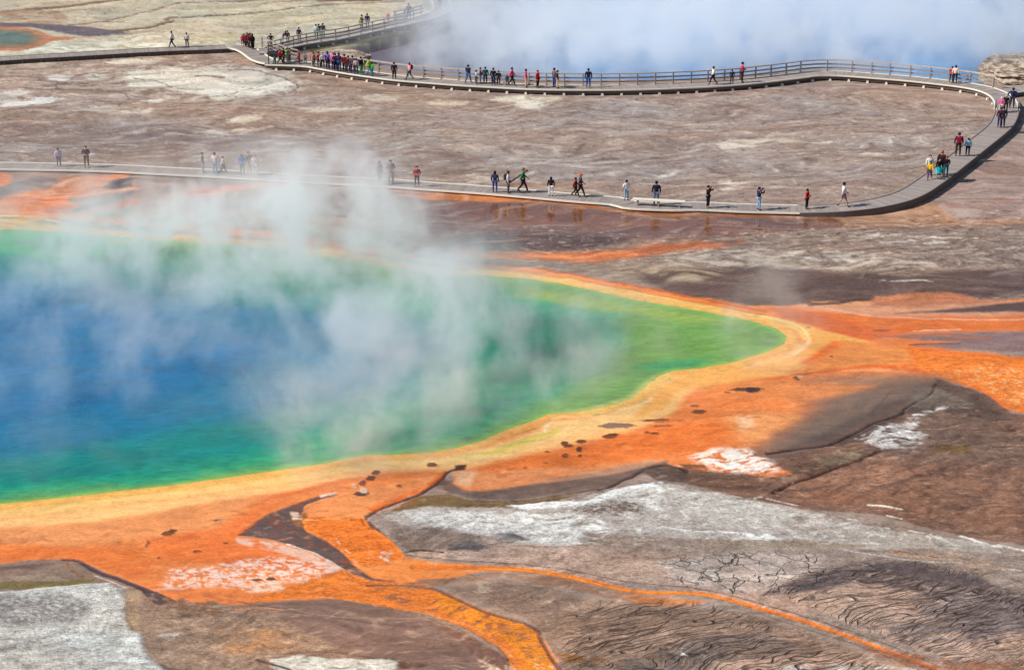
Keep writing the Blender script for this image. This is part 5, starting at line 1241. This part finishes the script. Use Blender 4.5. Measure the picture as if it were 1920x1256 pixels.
# crater boardwalk, right to left
person(1783, 155, 30, 'lean', 160, (178, 20, 42), (60, 66, 80), "person in red jacket leaning over the end of the rail", G4)
person(1790, 157, 34, 'stand', 160, (236, 214, 190), (50, 36, 60), "person in cream top beside the red jacket at the rail end", G4)
person(1391, 155, 38, 'front', 90, (200, 30, 70), (60, 30, 46), "person in crimson top at the rail, just left of the crater corner", G4)
person(1372, 157, 26, 'stand', 180, (60, 44, 62), (50, 40, 50), "short dark figure by the rail left of the crimson top", G4)
person(1337, 159, 34, 'walk', -80, (236, 224, 196), (30, 24, 44), "person in cream top striding left in black trousers", G4)
person(1103, 165, 36, 'stand', 180, (34, 36, 70), (50, 80, 150), "person in navy top leaning at the rail alone", G4)
person(1045, 166, 34, 'stand', 90, (70, 40, 40), (206, 172, 140), "person in dark top and beige trousers in the centre pair", G4, hair=(70, 60, 60))
person(1039, 164, 36, 'stand', 120, (110, 90, 96), (40, 80, 150), "person in grey brown top and blue jeans in the centre pair", G4)
person(1008, 165, 33, 'stand', 60, (206, 36, 40), (34, 30, 34), "person in red shirt and black trousers at the crater rail", G4, hair=(120, 60, 40))
person(986, 164, 34, 'stand', 90, (226, 30, 110), (206, 170, 146), "person in hot pink top and beige trousers", G4)
person(960, 161, 34, 'walk', 80, (214, 44, 96), blk, "person in pink top and black trousers striding at the crater rail", G4)
person(951, 161, 16, 'stand', 0, (50, 60, 80), (50, 60, 80), "small child in dark clothes beside the striding pink top", G4)
person(935, 160, 27, 'stand', 180, (40, 36, 40), (50, 40, 48), "short person in black left of the small child", G4)
person(925, 160, 32, 'stand', 170, (30, 30, 40), (34, 44, 80), "person in black top and dark blue trousers on the crater walk", G4)
person(910, 158, 32, 'stand', 180, (20, 84, 92), (34, 30, 40), "person in teal jacket between two dark figures", G4)
person(901, 157, 30, 'front', 90, (120, 26, 50), (110, 150, 190), "person in maroon top and light jeans by the teal jacket", G4)
person(878, 157, 35, 'walk', 150, (28, 40, 74), (50, 96, 140), "person in navy jacket and jeans striding at the left of the crater rail", G4)
person(768, 150, 32, 'walk', -60, (240, 150, 156), (50, 90, 110), "person in salmon shirt with dark red rucksack", G4, pack=(120, 16, 30))
person(735, 151, 32, 'stand', 180, (36, 34, 48), (40, 36, 50), "person in black standing alone left of the salmon shirt", G4)
# crowd on the left end of the loop
person(641, 141, 32, 'stand', 190, (120, 40, 60), (70, 60, 80), "person in faded rose top between the grey jacket and the dark red coat", G4)
person(627, 137, 32, 'hips', 160, (40, 40, 52), (40, 36, 50), "person in charcoal top behind the dark red coat", G4, hair=(90, 60, 50))
person(608, 139, 33, 'front', 200, (50, 44, 120), (26, 26, 60), "person in indigo top at the front of the crowd", G4)
person(580, 128, 27, 'stand', 60, (150, 160, 170), (60, 60, 70), "person in pale blue grey top left of the orange top", G4)
person(593, 129, 30, 'stand', 210, (180, 60, 60), (60, 40, 50), "person in brick red top behind the white top", G4)
person(660, 142, 30, 'stand', 180, (196, 176, 180), (60, 56, 80), "person in pale pinkish top right of the grey jacket", G4, hair=(110, 80, 60))
person(532, 118, 28, 'stand', 80, (40, 60, 50), (50, 50, 60), "person in dark green top between scarlet and leaf green jackets", G4)
person(893, 158, 26, 'stand', 120, (180, 176, 170), (90, 90, 96), "person in light grey top left of the maroon top on the crater walk", G4)
person(693, 145, 26, 'stand', 150, (60, 200, 40), teal, "short person in bright green, right end of the crowd", G4)
person(686, 145, 34, 'walk', 80, lime, (110, 150, 180), "person in lime jacket beside the bright green child", G4, hair=(60, 30, 90))
person(674, 142, 34, 'stand', 60, (36, 32, 36), (30, 140, 100), "person in black top and green trousers next to the lime jacket", G4)
person(650, 142, 34, 'stand', 170, (84, 78, 92), (56, 56, 90), "person in grey jacket between green trousers and dark red coat", G4)
person(633, 140, 34, 'stand', 150, (96, 22, 36), (30, 22, 28), "person in dark red coat and black trousers in the crowd", G4)
person(620, 139, 35, 'front', 140, (64, 30, 84), (20, 80, 130), "person in deep purple jacket and blue trousers", G4, hair=(60, 30, 40))
person(613, 136, 34, 'stand', 170, (230, 110, 150), (70, 50, 90), "person in pink hat behind the deep purple jacket", G4, hat=(240, 110, 150))
person(603, 134, 32, 'stand', 160, (44, 30, 30), (40, 30, 36), "dark figure standing behind the violet blue jacket", G4)
person(598, 135, 34, 'stand', 150, (104, 96, 186), (24, 30, 90), "person in violet blue jacket and navy trousers", G4, hair=(60, 60, 80))
person(590, 133, 30, 'stand', 20, (214, 214, 214), blk, "person in white top and black trousers left of the violet jacket", G4, hair=(110, 70, 60))
person(585, 126, 28, 'stand', 0, (226, 96, 72), (200, 190, 180), "person in orange top at the back of the crowd", G4)
person(573, 120, 20, 'stand', 30, (200, 196, 190), (90, 120, 110), "small child in white near the orange top", G4)
person(561, 121, 28, 'stand', 100, (150, 30, 70), (110, 20, 40), "person in magenta coat standing apart left of the crowd", G4, hair=(100, 50, 90))
person(547, 114, 26, 'stand', 100, (206, 130, 160), (36, 26, 44), "person in pale pink top and black trousers behind the green jacket", G4)
person(540, 120, 30, 'front', 60, (110, 160, 30), (120, 136, 140), "person in leaf green jacket and grey trousers", G4, hair=(40, 26, 50))
person(526, 121, 29, 'walk', 90, (206, 16, 30), blk, "person in scarlet jacket walking beside the information panel", G4)
person(515, 120, 27, 'lean', 90, (34, 26, 50), (80, 170, 160), "person in black bending over the information panel", G4)
# junction and upper walk
for k, (u, v, h, ps, tp, bt, lb) in enumerate(((465, 84, 22, 'stand', (236, 50, 110), (130, 60, 90), "person in hot pink top at the left edge of the dark crowd"),
        (471, 86, 26, 'stand', (200, 24, 60), (60, 40, 50), "person in red top second from left in the dark crowd"), (478, 89, 29, 'stand', (36, 30, 36), (40, 30, 36), "person in black in the middle of the dark crowd"),
        (484, 86, 28, 'front', (120, 30, 50), (60, 30, 40), "person in wine red coat in the dark crowd"), (489, 88, 27, 'stand', (34, 26, 34), (50, 40, 60), "person in black at the right of the dark crowd"),
        (493, 83, 26, 'hips', (40, 30, 44), (50, 44, 70), "person in dark purple behind the crowd near the rail top"), (468, 82, 24, 'front', (90, 30, 44), (40, 30, 40), "person in dark burgundy behind the hot pink top in the dark crowd"),
        (475, 84, 27, 'stand', (60, 60, 70), (30, 30, 40), "person in slate grey top between red and black in the dark crowd"), (481, 83, 26, 'stand', (150, 40, 60), (50, 30, 40), "person in raspberry top behind the wine red coat"),
        (487, 81, 25, 'stand', (30, 34, 60), (40, 40, 60), "person in midnight blue at the back of the dark crowd"), (496, 87, 26, 'hips', (26, 24, 30), (60, 70, 90), "person in black with blue grey trousers beside the slanting railing"),
        (473, 90, 26, 'walk', (50, 26, 34), (40, 34, 40), "person in dark brown walking at the front of the dark crowd"))):
    person(u, v, h, ps, 20 + 50 * k, tp, bt, lb, G5)
person(501, 78, 26, 'lean', 120, (40, 34, 50), (150, 180, 190), "person in dark jacket leaning at the left end of the upper rail", G5)
person(513, 76, 24, 'stand', 170, (56, 36, 76), (50, 80, 100), "person in dark violet top at the left of the upper rail", G5)
person(538, 72, 26, 'stand', 170, (60, 34, 72), (70, 44, 66), "person in plum coat alone at the upper rail", G5)
person(571, 66, 27, 'stand', 180, (206, 230, 226), (60, 100, 100), "person in white top, left of the trio on the upper walk", G5)
person(580, 66, 27, 'stand', 180, (110, 24, 54), (60, 130, 130), "person in maroon top, middle of the trio on the upper walk", G5)
person(588, 65, 27, 'stand', 160, (40, 44, 50), (90, 150, 150), "person in black top, right of the trio on the upper walk", G5)
person(657, 52, 28, 'front', 100, (90, 34, 40), (50, 34, 40), "person in brown red top next to the green child", G5)
person(663, 54, 22, 'stand', 180, (120, 170, 60), (180, 200, 220), "child in green top beside the brown red top", G5)
person(679, 52, 28, 'stand', 160, (30, 26, 76), (120, 120, 140), "person in dark blue top right of the green child", G5)
person(714, 43, 22, 'stand', 180, (226, 130, 150), (190, 170, 190), "person in pink top behind the far rail", G5, hair=(214, 190, 180))
person(766, 37, 30, 'stand', 180, (92, 74, 104), (50, 100, 120), "person in grey violet jacket alone past the rail end", G5)
person(825, 12, 22, 'stand', 180, (36, 60, 120), (30, 50, 90), "person in blue at the top picture edge", G5)
person(323, 88, 31, 'walk', -90, (226, 226, 232), (44, 40, 60), "walking person in white jacket and dark trousers on the upper left boardwalk", "pair on the upper left boardwalk")
person(351, 86, 27, 'stand', 170, (186, 190, 190), (40, 60, 70), "standing person in pale grey top and dark trousers on the upper left boardwalk", "pair on the upper left boardwalk")
# tripod carried on a shoulder
def tripod():
    a = snap(gp(981, 361, .2)); root = empty("tripod", (a.x, a.y, a.z)); tag(root, "dark camera tripod slanting over the shoulder of the green shirt", "tripod")
    b = MB(); p0, p1 = Vector((-1.15, .0, .62)), Vector((.22, -.05, 1.62))
    for dx, dz in ((0, .0), (.0, .05), (.05, -.01)):
        b = MB(); b.tube(p0 + Vector((dx, dx, dz)), p1 + Vector((dx * .4, 0, dz * .4)), .02, .03); link("leg", b.mesh("leg"), root, M_SIGN)
    b = MB(); b.box(tuple(p1 + Vector((.05, 0, .04))), .14, .1, .12); link("head", b.mesh("head"), root, M_SIGN)
tripod()
# ------------------------------------------------------------------ steam: closed volumes over the two springs
def steam(name, lo, hi, blobs, dens, label, warp=(9.0, .085), fine=(.23, .40, .72), col=(.92, .965, 1.0), squash=.45, step=1.0, billow=0):
    m = bpy.data.materials.new("steam_" + name); m.use_nodes = True
    s = NT(m); s.t.nodes.remove(s.b)
    out = s.t.nodes["Material Output"]
    vol = s.n("ShaderNodeVolumePrincipled")
    vol.inputs["Color"].default_value = (*col, 1); vol.inputs["Anisotropy"].default_value = 0.15
    s.l(vol.outputs[0], out.inputs["Volume"])
    P0 = s.n("ShaderNodeTexCoord").outputs["Object"]
    nz = s.n("ShaderNodeTexNoise"); s.l(P0, nz.inputs["Vector"]); nz.inputs["Scale"].default_value = warp[1]; nz.inputs["Detail"].default_value = 2
    off = s.vmath('MULTIPLY', s.vmath('SUBTRACT', nz.outputs[1], (.5, .5, .5)), (warp[0] * 2, warp[0] * 2, warp[0] * .8))
    Pw = s.vmath('ADD', P0, off)
    tot = None
    for (u, v, z, rx, ry, rz, w) in blobs:
        c = gp(u, v, z)
        d = s.vmath('LENGTH', s.vmath('MULTIPLY', s.vmath('SUBTRACT', Pw, tuple(c)), (1 / rx, 1 / ry, 1 / rz)), out=1)
        f = s.ramp(d, 1.0, .15, 0, w)
        tot = f if tot is None else s.math('ADD', tot, f)
    tot = s.math('MAXIMUM', tot, 0)
    mp = s.n("ShaderNodeMapping"); s.l(s.vmath('ADD', P0, s.vmath('MULTIPLY', off, (.35, .35, .35))), mp.inputs[0]); mp.inputs["Scale"].default_value = (1, .8, squash * 2.0)
    fn = s.noise(mp.outputs[0], fine[0], 4, .62)
    wisp = s.ramp(fn, fine[1], fine[2])
    sx = s.n("ShaderNodeSeparateXYZ"); s.l(P0, sx.inputs[0])
    zz = s.math('ADD', sx.outputs[2], s.math('MULTIPLY', s.math('SUBTRACT', s.noise(P0, billow, 4, .6), .5), hi[2] * .9)) if billow else sx.outputs[2]
    ground_fade = s.math('MULTIPLY', s.ramp(zz, hi[2] - .5, hi[2] - 3), s.ramp(sx.outputs[2], hi[2], hi[2] - 1.2))
    d = s.math('MULTIPLY', s.math('MULTIPLY', tot, wisp), s.math('MULTIPLY', ground_fade, dens))
    s.l(d, vol.inputs["Density"])
    b = MB(); x0, y0, z0 = lo; x1, y1, z1 = hi
    b.box8([(x0, y0, z0), (x1, y0, z0), (x1, y1, z0), (x0, y1, z0), (x0, y0, z1), (x1, y0, z1), (x1, y1, z1), (x0, y1, z1)])
    o = link(name, b.mesh(name), mat=m)
    m.cycles.volume_step_rate = step if hasattr(m.cycles, "volume_step_rate") else 1.0
    tag(o, label, "steam", kind="stuff")
    return o
a, b_ = gp(-150, 420), gp(1560, 760)
steam("steam_plume", (-62, 76, .03), (34, 142, 10),
      [(560, 440, 2.5, 13, 13, 6, 1.1), (700, 420, 3, 9, 10, 6, .9), (640, 365, 4, 10, 7, 5, .8), (360, 470, 2, 13, 10, 4.5, 1.0), (780, 580, 2.5, 9, 11, 5, .9), (870, 660, 2, 7, 8, 5, .6),
       (690, 750, 2.5, 6.5, 8, 5, .95), (640, 815, 1.5, 4.5, 4, 3, .6), (900, 540, 2.5, 8, 8, 4, .35), (230, 480, 2, 12, 10, 4, .7), (120, 600, 1, 16, 11, 3, .30),
       (200, 700, 1, 14, 8, 2.6, .32), (520, 600, 2, 9, 9, 5, .6), (1130, 640, 2, 4.5, 9, 5, .36), (1160, 720, 1.5, 4, 5, 3.5, .55), (1440, 590, 2, 3.6, 6, 4, .4), (160, 370, 3, 18, 9, 5, .42), (60, 860, .5, 10, 6, 1.5, .2)],
      .35, "thin white steam drifting off the blue and green hot spring", step=1.0, fine=(.34, .41, .66), col=(.965, .985, 1.0))
steam("steam_cloud", (-26, 170, -.9), (76, 262, 9),
      [(1000, 60, 2, 16, 24, 7, 1.0), (1250, 60, 2, 22, 30, 8, 1.4), (1500, 30, 2, 22, 30, 8, 1.4), (1780, 20, 2, 22, 28, 8, 1.3), (1150, 120, 1, 14, 14, 6, 1.2), (1400, 110, 1, 14, 14, 6, 1.2),
       (820, 80, 2, 13, 13, 5, .7), (905, 100, 1, 5, 7, 4, -1.6), (720, 100, 1, 6, 7, 4, -.8), (900, 30, 3, 11, 13, 6, .6), (1560, 100, 1, 16, 10, 5, .8), (1730, 132, .5, 9, 5, 3, -.8)],
      .25, "dense bluish white steam cloud filling the crater behind the far boardwalk", warp=(8, .09), fine=(.3, .37, .62), col=(.91, .955, 1), step=1.5, billow=.11)
